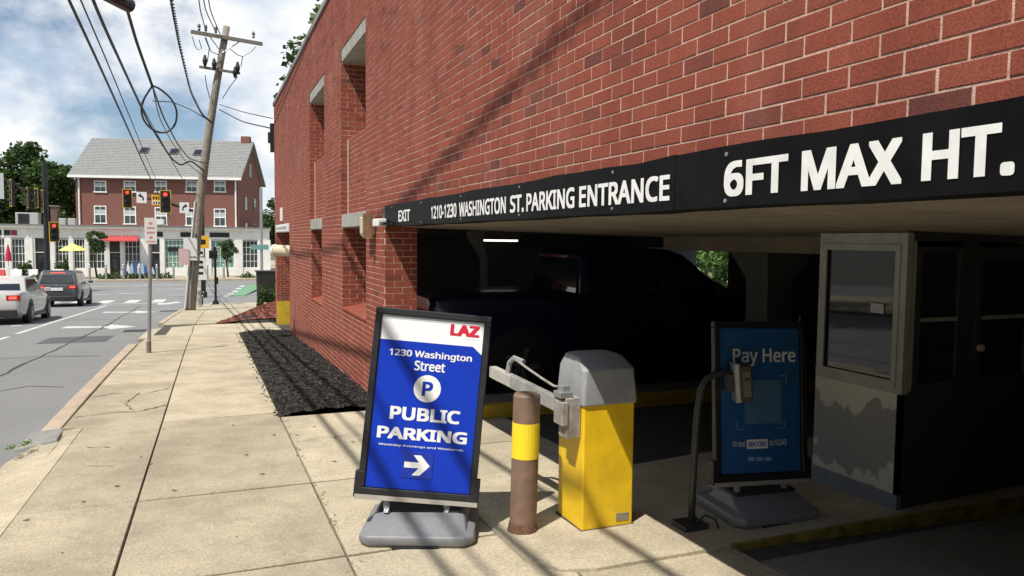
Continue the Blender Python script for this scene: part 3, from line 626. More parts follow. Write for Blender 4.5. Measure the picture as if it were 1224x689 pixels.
# ---- yellow barrier gate
GB = thing('barrier_gate', 'yellow barrier gate cabinet with grey hood and a broken-off arm', 'barrier gate', loc=(2.03, 3.87, gz(3.9)+.01))
bw, bd, bh_ = .345, .335, .765
MB().box(0, bw, 0, bd, 0, bh_).build('cabinet', SKIN_Y, GB, bevel=.012, seg=3)
def rr(x0, x1, y0, y1, z, c):
    return [(x0+c, y0, z), (x1-c, y0, z), (x1, y0+c, z), (x1, y1-c, z), (x1-c, y1, z), (x0+c, y1, z), (x0, y1-c, z), (x0, y0+c, z)]
m = MB(); m.loft([rr(-.012, bw+.012, -.012, bd+.012, bh_-.012, .012), rr(-.014, bw+.014, -.014, bd+.014, bh_+.02, .014), rr(-.002, bw+.006, .004, bd+.008, bh_+.195, .022), rr(.022, bw-.030, .085, bd-.01, bh_+.262, .03), rr(.04, bw-.05, .12, bd-.03, bh_+.270, .03)])
hd = m.build('hood', mat('grey_plastic', (.29, .295, .30), .5, .08, 12, bump=.15, bscale=160, stain=.3, sscale=5), GB, bevel=.009, seg=2)
MB().box(.23, .315, -.004, .002, .04, .085).build('maker_plate', mat('plate_metal', (.3, .28, .22), .5, .3, 60, metal=.5), GB)
m = MB(); m.box(-.008, bw+.008, -.008, bd+.008, -.012, .012); m.build('grimy_foot', mat('grime', (.06, .05, .035), .9, .3, 40), GB)
ARM = mat('arm_aluminium', (.40, .40, .39), .4, .15, 14, metal=.3, stain=.5, sscale=9)
RUST = mat('rusted_bracket', (.24, .19, .15), .7, 0, 16, col2=(.42, .40, .38), metal=.3)
m = MB(); m.box(-.10, -.002, .03, .13, .56, .80); m.box(-.13, -.09, .02, .14, .64, .78); m.build('arm_bracket', RUST, GB, bevel=.006)
m = MB(); m.box(-.135, -.05, .04, .135, .80, .835); m.box(-.11, -.06, .06, .11, .83, .87); m.build('clamp', GALV, GB, bevel=.004)
m = MB(); a = Vector((-.10, .06, .745)); c = Vector((-.16, .72, .785))
m.obox((a+c)/2, .045, (c-a).length, .085, (math.atan2(c.z-a.z, (c-a).length), 0, math.atan2(-(c.x-a.x), c.y-a.y))); m.build('arm', ARM, GB, bevel=.004)
c2 = Vector((-.185, 1.0, .80)); m = MB(); m.obox((c+c2)/2, .05, (c2-c).length+.04, .075, (math.atan2(c2.z-c.z, (c2-c).length), 0, math.atan2(-(c2.x-c.x), c2.y-c.y))); m.build('arm_stub', mat('stub_grey', (.42, .40, .35), .6, .2, 20), GB)
m = MB(); m.tube([(-.165, .80, .80), (-.155, .78, .90), (-.15, .72, .94), (-.12, .62, .925)], .018, 6); m.build('lever', ARM, GB)
m = MB(); m.tube([(-.15, .70, .935), (-.13, .55, .90), (-.10, .38, .86), (-.08, .24, .835), (-.075, .12, .85)], .008, 6); m.build('cable', RUST, GB)
# ---- bollard
p = ong(625, 642); t = thing('bollard', 'brown steel bollard with a yellow band beside the barrier gate', 'bollard', loc=(p.x+.03, p.y+.075, gz(p.y)-.01))
BR = mat('brown_paint', (.20, .125, .085), .6, .12, 12, stain=.3, sscale=6); HB = .835
lean = lambda z: (.03*z, .02*z, z)
m = MB(); m.tube([lean(0), lean(HB*.56)], .081, 24); m.tube([lean(HB*.795), lean(HB-.012), (.03*HB, .02*HB, HB+.004), (.03*HB, .02*HB, HB+.008)], [.081, .081, .072, .04], 24); m.build('post', BR, t)
m = MB(); m.tube([lean(HB*.55), lean(HB*.80)], .0825, 24); m.build('yellow_band', mat('band_yellow', (.85, .62, .02), .55, .05, 9), t)
m = MB(); m.tube([lean(-.02), lean(.02), lean(.06), lean(.075)], [.094, .092, .085, .0815], 24); m.build('rust_base', mat('rust', (.12, .06, .035), .9, .4, 30, bump=.6, bscale=60), t)

# ---- portable signs
BASEG = mat('base_plastic', (.19, .195, .205), .45, .06, 20, bump=.12, bscale=200, stain=.2, sscale=5)
ALU = mat('sign_rail', (.5, .47, .42), .4, .1, 20, metal=.5)
def portable(label, corners, depths, ground_z, base_c, base_rz, base_m, basesize=(.56, .56)):
    BLc, BRc, TLc = [PD(*c, d) for c, d in zip(corners, depths)]
    t = thing('portable_sign', label, 'sign', loc=(base_c[0], base_c[1], ground_z)); t.rotation_euler = (0, 0, base_rz)
    bw_, bd_ = basesize; m = MB()
    def ring(x0, x1, y0, y1, z, c=.05): return rr(x0, x1, y0, y1, z, c)
    w2, d2 = bw_/2, bd_/2
    m.loft([ring(-w2+.02, w2-.02, -d2+.02, d2-.02, 0), ring(-w2, w2, -d2, d2, .03), ring(-w2, w2, -d2, d2, .07), ring(-w2+.05, w2-.05, -d2+.05, d2-.10, .10), ring(-w2+.07, w2-.07, -.10, d2-.13, .155, .04), ring(-w2+.10, w2-.10, -.02, .10, .165, .03)])
    m.build('base', base_m, t, bevel=.018, seg=3)
    m = MB(); m.box(-.13, .13, -d2-.004, -d2+.05, -.002, .022); m.build('grip_slot', RUBBER, t)
    m = MB(); m.box(-w2+.09, w2-.09, -.11, .06, .150, .172); m.build('top_recess', RUBBER, t, bevel=.006)
    r = (BRc-BLc); W = r.length; u = TLc-BLc; u = u - r.normalized()*u.dot(r.normalized()); H = u.length
    f = bpy.data.objects.new('sign_panel_mount', None); COL.objects.link(f); f.parent = t
    return t, BLc, r.normalized(), u.normalized(), W, H, f
def sign_frame(t, BLc, r, u, W, H, f, fw=.038):
    """frame bars as one part; lettering hangs under the poster"""
    bpy.context.view_layer.update()
    n = r.cross(u).normalized(); mw = Matrix((r, u, n)).transposed().to_4x4(); mw.translation = BLc
    bpy.data.objects.remove(f)
    inv = Matrix.LocRotScale(t.location, t.rotation_euler, None).inverted()
    def place(o): o.matrix_basis = inv @ mw
    b = MB()
    b.box(0, W, 0, fw, -.035, .012); b.box(0, W, H-fw, H, -.035, .012); b.box(0, fw, fw, H-fw, -.034, .0115); b.box(W-fw, W, fw, H-fw, -.034, .0115); b.box(fw*.8, W-fw*.8, fw*.8, H-fw*.8, -.030, -.006)
    fo = b.build('frame', BLACK, t, bevel=.006); place(fo)
    b = MB(); b.box(-.012, W+.012, -.028, -.002, -.045, .014); k = b.build('bottom_rail', ALU, t); place(k)
    b = MB(); b.box(-.02, .03, -.02, .13, -.05, .013); k = b.build('side_bracket', BLACK, t, bevel=.004); place(k)
    b = MB(); b.box(W-.03, W+.02, -.02, .13, -.05, .013); k = b.build('side_bracket', BLACK, t, bevel=.004); place(k)
    for x in (W*.25, W*.76):
        a = (mw @ Vector((x, -.02, -.02))); lo = Vector((a.x, a.y, t.location.z+.15)); lo += (a-lo)*.0
        a2, l2 = inv @ a, inv @ lo; b = MB(); q = []
        for i in range(40): w_ = i/39; c = l2.lerp(a2, w_); q.append(c+Vector((math.cos(i*1.3)*.016, math.sin(i*1.3)*.016, 0)))
        b.tube(q, .006, 5); b.build('spring', GALV, t)
    def loc(u_, v_):
        rr_ = ray(u_, v_); k = (BLc-EYE).dot(n)/rr_.dot(n); p = mw.inverted() @ (EYE+rr_*k); return p.x, p.y
    return place, loc
BLUE = mat('poster_blue', (.006, .035, .40), .4, .04, 5, spec=.2)
PW = mat('poster_white', (.80, .80, .80), .35, .02, 5); RED = mat('logo_red', (.55, .01, .03), .4, .05, 5)
bc = (ong(440, 655)+ong(567, 655))/2; back = Vector((math.sin(R(22.5)), math.cos(R(22.5)), 0))*.29
t, *rest = portable('blue and white PUBLIC PARKING sign on a grey weighted base', [(426.5, 589.5), (568, 600.5), (445, 366)], (4.36, 4.40, 4.46), gz(4.2)-.004, (bc.x+back.x-.035, bc.y+back.y-.0), -R(22.5), BASEG, (.66, .58))
place, loc = sign_frame(t, *rest)
W_, H_ = rest[3], rest[4]
x0, y0 = loc(437, 582); x1, y1 = loc(580, 384)
x0, x1, y0, y1 = .042, W_-.042, .042, H_-.042
b = MB(); b.box(x0, x1, y0, y1, -.006, -.003); po = b.build('poster', PW, t); place(po)
def print_poly(poly, m, z, par, name='print'):
    b = MB(); b.add([(x, y, z) for x, y in poly], [tuple(range(len(poly)))]); return b.build(name, m, par, fix=False)
yl = (loc(454, 405.6)[1]+loc(569, 414.5)[1])/2; yc = yl-.045; xc = x1-.055
b = MB(); b.box(x0, x1, y1-.022, y1, -.004, -.0024); o = b.build('header_shadow_strip', mat('grey_strip', (.45, .46, .47), .4), po)
print_poly([(x0, y0), (x1, y0), (x1, yc), (xc, yl), (x0, yl)], BLUE, -.0022, po, 'blue_field')
def T(body, tlx, tly, brx, bry, m=LET_W, z=-.0012, off=.03, par=None, sp=1.0):
    a, c = loc(tlx, tly), loc(brx, bry); return text(body, a[0], c[0], c[1], a[1], z, m, par or po, off=off, sp=sp)
T('1230 Washington', 466, 416.0, 563.5, 435.2, off=.022); T('Street', 496, 431.0, 531.5, 446.0, off=.022)
cx, cy = loc(510.7, 465); rad = abs(loc(527, 465)[0]-cx)
print_poly([(cx+rad*math.cos(a*math.pi/20), cy+rad*math.sin(a*math.pi/20)) for a in range(40)], LET_W, -.0016, po, 'badge'); T('P', 505.5, 456, 516.5, 474.5, BLUE, -.0010, .03)
T('PUBLIC', 467, 484.8, 549, 508, off=.036); T('PARKING', 451.5, 508.5, 557.5, 532, off=.036); T('Weekday Evenings and Weekends', 452.5, 529.2, 553.5, 540.6, off=.012)
a, c = loc(481, 539), loc(516, 574); mx_, my_ = (a[0]+c[0])/2, (a[1]+c[1])/2; hs = (c[0]-a[0])/2
BLUE2 = mat('plate_blue', (.005, .026, .32), .25, .04, 5)
b = MB(); b.box(a[0], c[0], c[1], a[1], -.004, .0015); b.build('arrow_plate', BLUE2, po, bevel=.003)
k = hs*.8; print_poly([(mx_-k, my_-k*.22), (mx_+k*.15, my_-k*.22), (mx_-k*.35, my_-k*.78), (mx_+k*.25, my_-k*.78), (mx_+k, my_), (mx_+k*.25, my_+k*.78), (mx_-k*.35, my_+k*.78), (mx_+k*.15, my_+k*.22), (mx_-k, my_+k*.22)], LET_W, .0022, po, 'arrow')
T('LAZ', 539, 387.2, 572.5, 404.2, RED, -.0014, .05); T('PARKING', 556, 404.6, 572, 407.6, mat('tiny_print', (.5, .5, .52), .5), -.0014, 0)
# pay here sign
PB = mat('poster_azure', (.012, .085, .24), .5, .05, 5)
bp_ = ong(905, 627, .045); bk = Vector((math.sin(R(15)), math.cos(R(15)), 0))*.26
t, *rest = portable('blue Pay Here sign with white lettering on a grey base by the booth', [(855, 577), (965, 571), (862, 384)], (4.55, 4.72, 4.62), gz(3.7)+.028, (bp_.x+.17, bp_.y+.22), R(-6), BASEG, (.60, .54))
place, loc = sign_frame(t, *rest)
W_, H_ = rest[3], rest[4]
b = MB(); b.box(.045, W_-.045, .045, H_-.045, -.006, -.003); po = b.build('poster', PB, t); place(po)
T('Pay Here', 876, 417, 951, 438, off=.015)
def bracket(px, py, sx_, sy_):
    a = loc(px, py); l = .05
    return print_poly([(a[0], a[1]), (a[0]+sx_*l, a[1]), (a[0]+sx_*l, a[1]-sy_*.004), (a[0]+sx_*.004, a[1]-sy_*.004), (a[0]+sx_*.004, a[1]-sy_*l), (a[0], a[1]-sy_*l)], mat('pale_blue_line', (.2, .35, .55), .5), -.002, po, 'corner_mark')
for q in ((886, 449, 1, 1), (940, 449, -1, 1), (881, 514, 1, -1), (938, 512, -1, -1)): bracket(*q)
a, c = loc(890, 455), loc(934, 506); b = MB(); b.box(a[0], c[0], c[1], a[1], -.004, -.0022); b.build('blank_panel', mat('panel_mid_blue', (.07, .16, .28), .5, .15, 40), po)
T('Or text', 876, 528, 891, 534, off=0); T('to 53243', 920, 526, 940, 532, off=0)
a, c = loc(893, 526), loc(918, 536); b = MB(); b.box(a[0], c[0], c[1], a[1], -.004, -.002); b.build('code_box', LET_W, po); T('MA1080', 895, 528, 916, 534, BLUE, -.0012, .02)
for u_ in (894, 904, 914): a, c = loc(u_, 547), loc(u_+8, 551); print_poly([(a[0], c[1]), (c[0], c[1]), (c[0], a[1]), (a[0], a[1])], MATS['pale_blue_line'], -.002, po, 'small_mark')

# ---- card reader post
g0 = ong(825, 628, .03); d0 = (g0-EYE).dot(FWD)
t = thing('card_reader_post', 'bent dark steel post holding a ticket card reader', 'card reader', loc=g0)
ST = mat('dark_steel', (.05, .05, .05), .45, .2, 10, metal=.3)
pts = [PD(826, 628, d0), PD(829, 560, d0), PD(834, 490, d0), PD(838, 466, d0), PD(845, 453, d0+.01), PD(856, 447, d0+.02), PD(872, 447, d0+.03)]
m = MB(); m.tube([p-g0 for p in pts], .022, 12); m.build('tube', ST, t, smooth=True)
m = MB(); m.box(-.085, .085, -.075, .075, -.02, .022); m.build('base_plate', ST, t, bevel=.006)
m = MB(); q = PD(845, 640, d0)-g0; m.tube([(.03, -.02, .02), (.07, -.05, .07), (.12, -.08, .05), (.13, -.1, -.0)], .008, 6); m.build('conduit', ST, t)
c = PD(880, 457, d0+.03)-g0; rx_ = RIGHT
m = MB(); m.obox(c+RIGHT*-.005, .03, .11, .23, (0, R(-5), -YAW)); m.build('back_plate', mat('brushed_plate', (.5, .5, .48), .35, .1, 10, metal=.6), t)
m = MB(); m.obox(c+RIGHT*.042, .075, .13, .22, (0, R(-5), -YAW)); m.build('reader_housing', mat('reader_dark', (.05, .045, .04), .5), t, bevel=.008)
m = MB(); m.obox(c+RIGHT*.045-FH*.066, .045, .006, .15, (0, R(-5), -YAW)); m.build('reader_face', mat('reader_face', (.15, .13, .12), .4), t)
m = MB(); m.obox(c-RIGHT*.045, .05, .07, .10, (0, R(-5), -YAW)); m.build('mount', ST, t)
m = MB(); m.obox(c+RIGHT*.045-FH*.07+ZUP*.03, .03, .004, .018, (0, R(-5), -YAW)); m.build('slot', BLACK, t)

# ---- ticket booth
def peel_mat():
    m = bpy.data.materials.new('peeling_paint'); m.use_nodes = True; t = m.node_tree; b = t.nodes['Principled BSDF']; b.inputs['Roughness'].default_value = .7
    g = t.nodes.new('ShaderNodeNewGeometry'); n = t.nodes.new('ShaderNodeTexNoise'); n.inputs['Scale'].default_value = 3.2; n.inputs['Detail'].default_value = 9; n.inputs['Roughness'].default_value = .62; t.links.new(g.outputs['Position'], n.inputs['Vector'])
    sp = t.nodes.new('ShaderNodeSeparateXYZ'); t.links.new(g.outputs['Position'], sp.inputs[0])
    # bare metal shows in the middle of the panel height
    d = t.nodes.new('ShaderNodeMath'); d.operation = 'SUBTRACT'; d.inputs[1].default_value = .36; t.links.new(sp.outputs[2], d.inputs[0])
    ab = t.nodes.new('ShaderNodeMath'); ab.operation = 'ABSOLUTE'; t.links.new(d.outputs[0], ab.inputs[0])
    ml = t.nodes.new('ShaderNodeMath'); ml.operation = 'MULTIPLY'; ml.inputs[1].default_value = 1.1; t.links.new(ab.outputs[0], ml.inputs[0])
    ad = t.nodes.new('ShaderNodeMath'); ad.operation = 'ADD'; t.links.new(n.outputs['Fac'], ad.inputs[0]); t.links.new(ml.outputs[0], ad.inputs[1])
    r = t.nodes.new('ShaderNodeValToRGB'); r.color_ramp.elements[0].position = .71; r.color_ramp.elements[1].position = .735
    r.color_ramp.elements[0].color = (.25, .25, .25, 1); r.color_ramp.elements[1].color = (.52, .50, .44, 1); t.links.new(ad.outputs[0], r.inputs[0]); t.links.new(r.outputs[0], b.inputs['Base Color']); MATS['peel'] = m; return m
PEEL = peel_mat(); BGREY = mat('booth_grey', (.36, .36, .335), .6, .1, 8, stain=.4, sscale=3); BGREYD = mat('booth_dark_panel', (.045, .043, .04), .6, .15, 6)
bx, by = 3.93, 3.33; bz = gz(3.6)+.05
t = thing('ticket_booth', 'grey steel ticket booth with peeling paint and large windows', 'booth', loc=(bx, by, bz))
ht = 1.668-bz; ly = .70; lx = 1.75; zs0 = .72-bz; zs1 = 1.585-bz
MB().box(.03, lx, .03, ly-.01, 0, zs0-.03).build('lower_body', BGREYD, t)
MB().box(0, .03, .0, ly, .12, zs0-.045).build('peeling_panel', PEEL, t); MB().box(-.006, .03, -.004, ly, 0, .12).build('skirting', mat('skirting_blue_grey', (.16, .18, .22), .6), t)
fb = MB(); fb.box(-.004, .05, -.004, .055, zs0-.045, ht); fb.box(-.003, .05, ly-.05, ly, zs0-.045, ht); fb.box(-.005, .05, .055, ly-.05, zs0-.045, zs0+.02); fb.box(-.005, .05, .055, ly-.05, zs1, ht)
wf = fb.build('window_frame', BGREY, t, bevel=.004)
fb = MB(); fb.box(-.012, .0, .04, ly-.035, zs0, zs0+.035); fb.box(-.012, .0, .04, ly-.035, zs1-.03, zs1+.01); fb.box(-.0115, .0, .04, .075, zs0+.035, zs1-.03); fb.box(-.0115, .0, ly-.07, ly-.035, zs0+.035, zs1-.03); fb.build('inner_trim', BGREY, wf)
MB().box(.012, .018, .05, ly-.045, zs0, zs1).build('pane', GLASS, wf)
m = MB(); m.box(.004, .008, .16, .26, zs0+.44, zs0+.50); m.build('window_sticker', mat('sticker', (.35, .36, .38), .6), wf)
MB().box(.0, lx, .0, ly, ht-.05, ht+.03).build('roof', BGREYD, t)
for x0_, x1_ in ((.08, .50), (.62, 1.15)):
    fb = MB(); fb.box(x0_, x0_+.045, -.006, .04, zs0, zs1); fb.box(x1_-.045, x1_, -.006, .04, zs0, zs1); fb.box(x0_+.045, x1_-.045, -.005, .04, zs0-.03, zs0+.02); fb.box(x0_+.045, x1_-.045, -.005, .04, zs1-.04, zs1)
    w = fb.build('window', BGREYD, t); MB().box(x0_+.04, x1_-.04, .012, .018, zs0+.01, zs1-.03).build('pane', GLASS, w)
    MB().box(x0_+.045, x1_-.045, -.004, .02, zs0+.40, zs0+.425).build('rail', BGREY, w)
MB().box(.0, lx, .0, .03, 0, zs0-.035).build('door_panel', BGREYD, t); MB().box(.5, .62, .0, .04, zs0-.03, ht-.05).build('post', BGREYD, t); MB().box(1.15, lx, .0, .04, zs0-.03, ht-.05).build('post', BGREYD, t); MB().box(.055, .08, .0, .04, zs0-.03, ht-.05).build('post', BGREY, t)
MB().box(lx-.03, lx, .03, ly, zs0-.03, ht-.05).build('end_wall', BGREYD, t); MB().box(.03, lx, ly-.008, ly+.002, zs0-.03, ht-.05).build('back_wall', BGREYD, t)
m = MB(); m.cyl((.66, -.03, zs0+.22), (.66, .0, zs0+.22), .022, 12); m.build('door_knob', BEIGE, t)

# ================================================================== STREET
# ---- sign post on the sidewalk
g0 = ong(178, 422); t = thing('sign_post', 'grey steel post with a white and red parking sign on the sidewalk', 'sign post', loc=(g0.x, g0.y, gz(g0.y)-.01))
tp = ony(180, 262, g0.y)-g0
m = MB(); m.tube([(0, 0, -.05), (tp.x, 0, tp.z)], .033, 10); m.build('post', GALV, t)
m = MB(); m.cyl((0, 0, 0), (0, 0, .22), .042, 10); m.build('sleeve', mat('rusty_sleeve', (.2, .15, .12), .8), t)
m = MB(); m.box(tp.x-.10, tp.x+.10, -.046, -.036, tp.z-.44, tp.z+.03); pl = m.build('plate', WHITE, t)
PRT = mat('faded_red_print', (.62, .25, .25), .6)
for i, (w, h) in enumerate(((.06, .035), (.12, .03), (.13, .03), (.05, .04), (.14, .02))): MB().box(tp.x-w/2, tp.x+w/2, -.049, -.047, tp.z-.05-i*.083-h, tp.z-.05-i*.083).build('print', PRT, pl)

# ---- utility pole
gp = ong(228, 371); YP = gp.y
WOOD = mat('weathered_wood', (.16, .13, .10), .9, 0, 6, col2=(.30, .26, .21), bump=.6, bscale=30)
UPT = thing('utility_pole', 'leaning weathered wooden utility pole with crossarms beside the kerb', 'utility pole', loc=(gp.x, YP, gz(YP)))
top = ony(271, 32, YP)-gp
def pol(z): return Vector((top.x*(z/top.z)-.17*math.sin(math.pi*max(0, z)/top.z), 0, z))
m = MB(); m.tube([pol(-.3)]+[pol(top.z*i/8) for i in range(1, 9)], [.2-.075*i/8 for i in range(9)], 14); m.build('shaft', WOOD, UPT, smooth=True)
ARMW = mat('crossarm_wood', (.17, .15, .12), .9, .2, 8)
def bar(a, b, w, name, mm, par): m = MB(); m.tube([a, b], w, 6); return m.build(name, mm, par)
def loc_p(u, v, dy=-.2): return ony(u, v, YP+dy)-Vector((gp.x, YP, gz(YP)))
a, b = loc_p(228, 38), loc_p(314, 53); m = MB(); m.obox((a+b)/2, (b-a).length, .1, .13, (0, -math.atan2(b.z-a.z, b.x-a.x), 0)); m.build('crossarm', ARMW, UPT)
for e in (loc_p(250, 43), loc_p(288, 49)): bar(e, pol(top.z-1.05)+Vector((0, -.12, 0)), .02, 'brace', GALV, UPT)
for u, v in ((238, 37), (246, 38), (258, 40), (303, 46)):
    p = loc_p(u, v); m = MB(); m.tube([p+Vector((0, 0, d)) for d in (0, .06, .1, .16, .22, .27)], [.03, .06, .04, .065, .05, .02], 8); m.build('insulator', mat('insulator_grey', (.1, .1, .11), .4), UPT)
a, b = loc_p(238, 80), loc_p(287, 88); m = MB(); m.obox((a+b)/2, (b-a).length, .08, .09, (0, -math.atan2(b.z-a.z, b.x-a.x), 0)); m.build('lower_crossarm', ARMW, UPT)
for u, v in ((245, 76), (256, 80), (284, 84), (281, 90)):
    p = loc_p(u, v); m = MB(); m.tube([p+Vector((0, -.05, d)) for d in (-.12, 0, .1, .3)], [.04, .08, .09, .04], 8); m.build('cutout', BLACK, UPT)
bar(pol(.1)+Vector((-.2, -.14, 0)), pol(4.2)+Vector((-.17, -.12, 0)), .045, 'conduit', mat('conduit_pale', (.55, .55, .52), .6), UPT)
bar(pol(.1)+Vector((-.05, -.2, 0)), pol(3.0)+Vector((-.05, -.19, 0)), .03, 'ground_strip', GALV, UPT)
m = MB()
for pts in ([(245, 90), (247, 103), (251, 118)], [(284, 92), (274, 105), (266, 118)], [(238, 48), (241, 58), (237, 60), (233, 55), (230, 44)], [(246, 45), (252, 62), (262, 66)], [(274, 58), (284, 66), (290, 68), (300, 62), (306, 56)], [(290, 68), (288, 80)], [(245, 45), (250, 58), (248, 74)]):
    m.tube([loc_p(u, v, -.22) for u, v in pts], .016, 5)
m.build('jumper_wires', BLACK, UPT, fix=False)
# small signs on the pole
m = MB(); p = loc_p(229, 302, -.45); m.box(p.x-.28, p.x+.2, p.y, p.y+.012, p.z-.3, p.z+.55); m.build('pole_notice', WHITE, UPT); MB().box(p.x-.3, p.x+.25, p.y+.012, p.y+.2, p.z-.02, p.z+.02).build('notice_bracket', GALV, UPT)
p = loc_p(222, 307, -.48); m = MB(); m.box(p.x-.25, p.x+.12, p.y, p.y+.012, p.z-.32, p.z+.3); m.build('pole_notice', mat('pink_notice', (.6, .42, .42), .6), UPT); MB().box(p.x-.3, p.x+.65, p.y+.012, p.y+.2, p.z-.02, p.z+.02).build('notice_bracket', GALV, UPT)

# ---- overhead lines
WIRE = mat('wire_black', (.02, .02, .022), .6)
def wire(pts, r, label, name='overhead_wire', n=5, tw=False):
    q = []
    for a, b in zip(pts[:-1], pts[1:]):
        for i in range(8): q.append(Vector(a).lerp(Vector(b), i/8))
    q.append(Vector(pts[-1]))
    for _ in range(3): q = [q[0]] + [(q[i-1]+q[i]*2+q[i+1])/4 for i in range(1, len(q)-1)] + [q[-1]]
    m = MB()
    if tw:
        f = []
        for a, b in zip(q[:-1], q[1:]):
            for i in range(10): f.append(a.lerp(b, i/10))
        for ph in (0, math.pi):
            m.tube([p+Vector((math.cos(i*.7+ph), 0, math.sin(i*.7+ph)))*r*1.2 for i, p in enumerate(f)], r*.8, n)
    else: m.tube(q, r, n)
    return tag(m.build(name, WIRE, fix=False), label, 'wire')
BACK = lambda x, z: (x, -14, z)
CORN = 86.3
wire([BACK(-2.6, 8.4), ony(84, 0, 15), ony(178, 210, 48), ony(206, 266, CORN-.3)], .028, 'heavy overhead wire running to the shop cornice')
wire([BACK(-2.45, 8.5), ony(98, 0, 15), ony(178, 196, 48), ony(211, 268, CORN-.3)], .016, 'thin overhead wire strung beside the heavy one to the shop cornice')
wire([BACK(-1.9, 8.3), ony(110, 0, 14.5), ony(152, 92, 21), ony(178, 148, 27), ony(205, 190, 30), ony(216, 198, 30.6), ony(228, 192, 31.2), ony(246, 206, YP-.1)], .03, 'thick black cable bundle drooping to the utility pole')
wire([BACK(-2.0, 8.6), ony(117, 20, 15.5), ony(160, 110, 23), ony(222, 222, 30), ony(242, 238, YP-.1)], .012, 'thin messenger wire below the thick cable bundle')
wire([BACK(-1.2, 8.0), ony(150, 5, 15.5), ony(163, 50, 17), ony(182, 103, 19)], .03, 'thick splice cable ending at the hanging loop')
wire([ony(182, 103, 19), ony(195, 140, 22), ony(212, 172, 26), ony(226, 190, 29.5), ony(247, 196, YP-.1)], .02, 'thin cable from the hanging loop to the utility pole')
wire([ony(182, 103, 19), ony(190, 140, 22), ony(205, 170, 26), ony(224, 196, 29.5), ony(245, 212, YP-.1)], .012, 'lower thin cable from the hanging loop to the utility pole')
m = MB(); lp = [(182, 103), (190, 106), (204, 118), (211, 133), (209, 149), (199, 158), (186, 157), (174, 147), (169, 133), (172, 119), (180, 106), (182, 103)]
q = [ony(u, v, 19) for u, v in lp]; f = []
for i in range(len(q)-1):
    p0, p1, p2, p3 = q[max(i-1, 0)], q[i], q[i+1], q[min(i+2, len(q)-1)]
    for k in range(5): u_ = k/5; f.append(.5*((2*p1)+(p2-p0)*u_+(2*p0-5*p1+4*p2-p3)*u_**2+(3*p1-p0-3*p2+p3)*u_**3))
f.append(q[-1]); m.tube(f, .024, 6); tag(m.build('cable_loop', WIRE, fix=False), 'round loop of spare black cable hanging from the splice cable', 'cable')
sc = ony(137, -3, 15.2); t = tag(MB().cyl(sc+Vector((-.22, -.3, .02)), sc+Vector((.2, .35, -.02)), .13, 12).build('splice_case', BLACK), 'black cylindrical splice case on the overhead cable', 'splice case')
wire([(-.66, -9, 10.6), (-.62, -4, 9.15), (-.6, 1.85, 7.65), (-.6, 5.52, 6.85), (-.58, 10, 6.25), ony(205, 0, 15.5), ony(214, 50, 20), ony(228, 110, 27), ony(242, 138, 30.5), ony(254, 147, YP-.1)], .02, 'twisted black service cable running to the utility pole', tw=True)
wire([ony(183, 121, 26), ony(205, 122, 28), ony(228, 131, 30), ony(254, 147, YP-.1)], .016, 'short curved cable end below the twisted service cable')
for u, v, e, lb in ((236, 0, (246, 37), 'left'), (240, 0, (258, 39), 'middle'), (246, 0, (263, 41), 'right')):
    wire([BACK(-.3+(u-236)*.03, 11.5), ony(u, 0, 24), ony(*e, YP-.2)], .018, f'high power wire to the {lb} insulator of the pole crossarm')
wire([ony(262, 125, YP), ony(290, 134, 27), ony(326, 142, 22.5)], .014, 'upper service wire from the utility pole to the garage corner')
wire([ony(262, 131, YP), ony(290, 146, 27), ony(326, 154, 22.5)], .02, 'lower service wire from the utility pole to the garage corner')
t = thing('wire_bracket', 'black wire bracket on the far corner of the garage', 'bracket', loc=(XW, 22.42, 4.3)); MB().box(-.1, .05, 0, .12, -.3, .5).build('plate', BLACK, t); MB().box(-.16, -.1, .02, .1, -.05, .25).build('hook', BLACK, t)

# ---- traffic signals
SIGB = mat('signal_black', (.018, .018, .018), .55); SIGY = mat('backplate_border', (.75, .45, .02), .5); OFFL = mat('lens_off', (.02, .015, .01), .2)
REDL = mat('lens_red_lit', (.8, .03, .02), .3, emit=(1, .06, .03), estr=1.6)
def signal_head(label, top_p, h, lit=True, rz=0, group='traffic signals over the crossing', border=True):
    w = h*.46; t = thing('traffic_signal', label, 'traffic light', group, (top_p.x, top_p.y, top_p.z-h), rz)
    MB().box(-w*.34, w*.34, -.02, .22, .03*h, .97*h).build('housing', SIGB, t, bevel=.02)
    MB().box(-w/2, w/2, .0, .02, 0, h).build('backplate', SIGB, t)
    if border:
        b = MB(); e = w*.06; b.box(-w/2, w/2, -.006, 0, h-e, h); b.box(-w/2, w/2, -.006, 0, 0, e); b.box(-w/2, -w/2+e, -.0055, 0, e, h-e); b.box(w/2-e, w/2, -.0055, 0, e, h-e); b.build('yellow_border', SIGY, t)
    for i in range(3):
        z = h*(.81-.31*i); b = MB(); b.cyl((0, -.045, z), (0, -.02, z), w*.19, 14); b.build('lens', REDL if (lit and i == 0) else OFFL, t)
        b = MB(); n = 8; r = w*.26
        for k in range(n):
            a0, a1 = math.pi*k/n, math.pi*(k+1)/n
            b.quad((r*math.cos(a0), -.02, z+r*math.sin(a0)), (r*math.cos(a1), -.02, z+r*math.sin(a1)), (r*math.cos(a1), -.24, z+r*math.sin(a1)), (r*math.cos(a0), -.24, z+r*math.sin(a0)))
        b.build('visor', SIGB, t, fix=False)
    return t
YM = 50.0
def base_on(y): return gz(y)-.13
mp_ = ony(243, 330, YM); mt = thing('mast_arm_pole', 'black signal mast pole with a long arm behind the utility pole', 'signal pole', loc=(mp_.x, YM, base_on(YM)))
zt = ony(243, 215, YM).z-base_on(YM)
m = MB(); m.tube([(0, 0, -.1), (0, 0, .3), (0, 0, .4), (0, 0, zt)], [.22, .22, .15, .1], 10); m.build('pole', BLACK, mt)
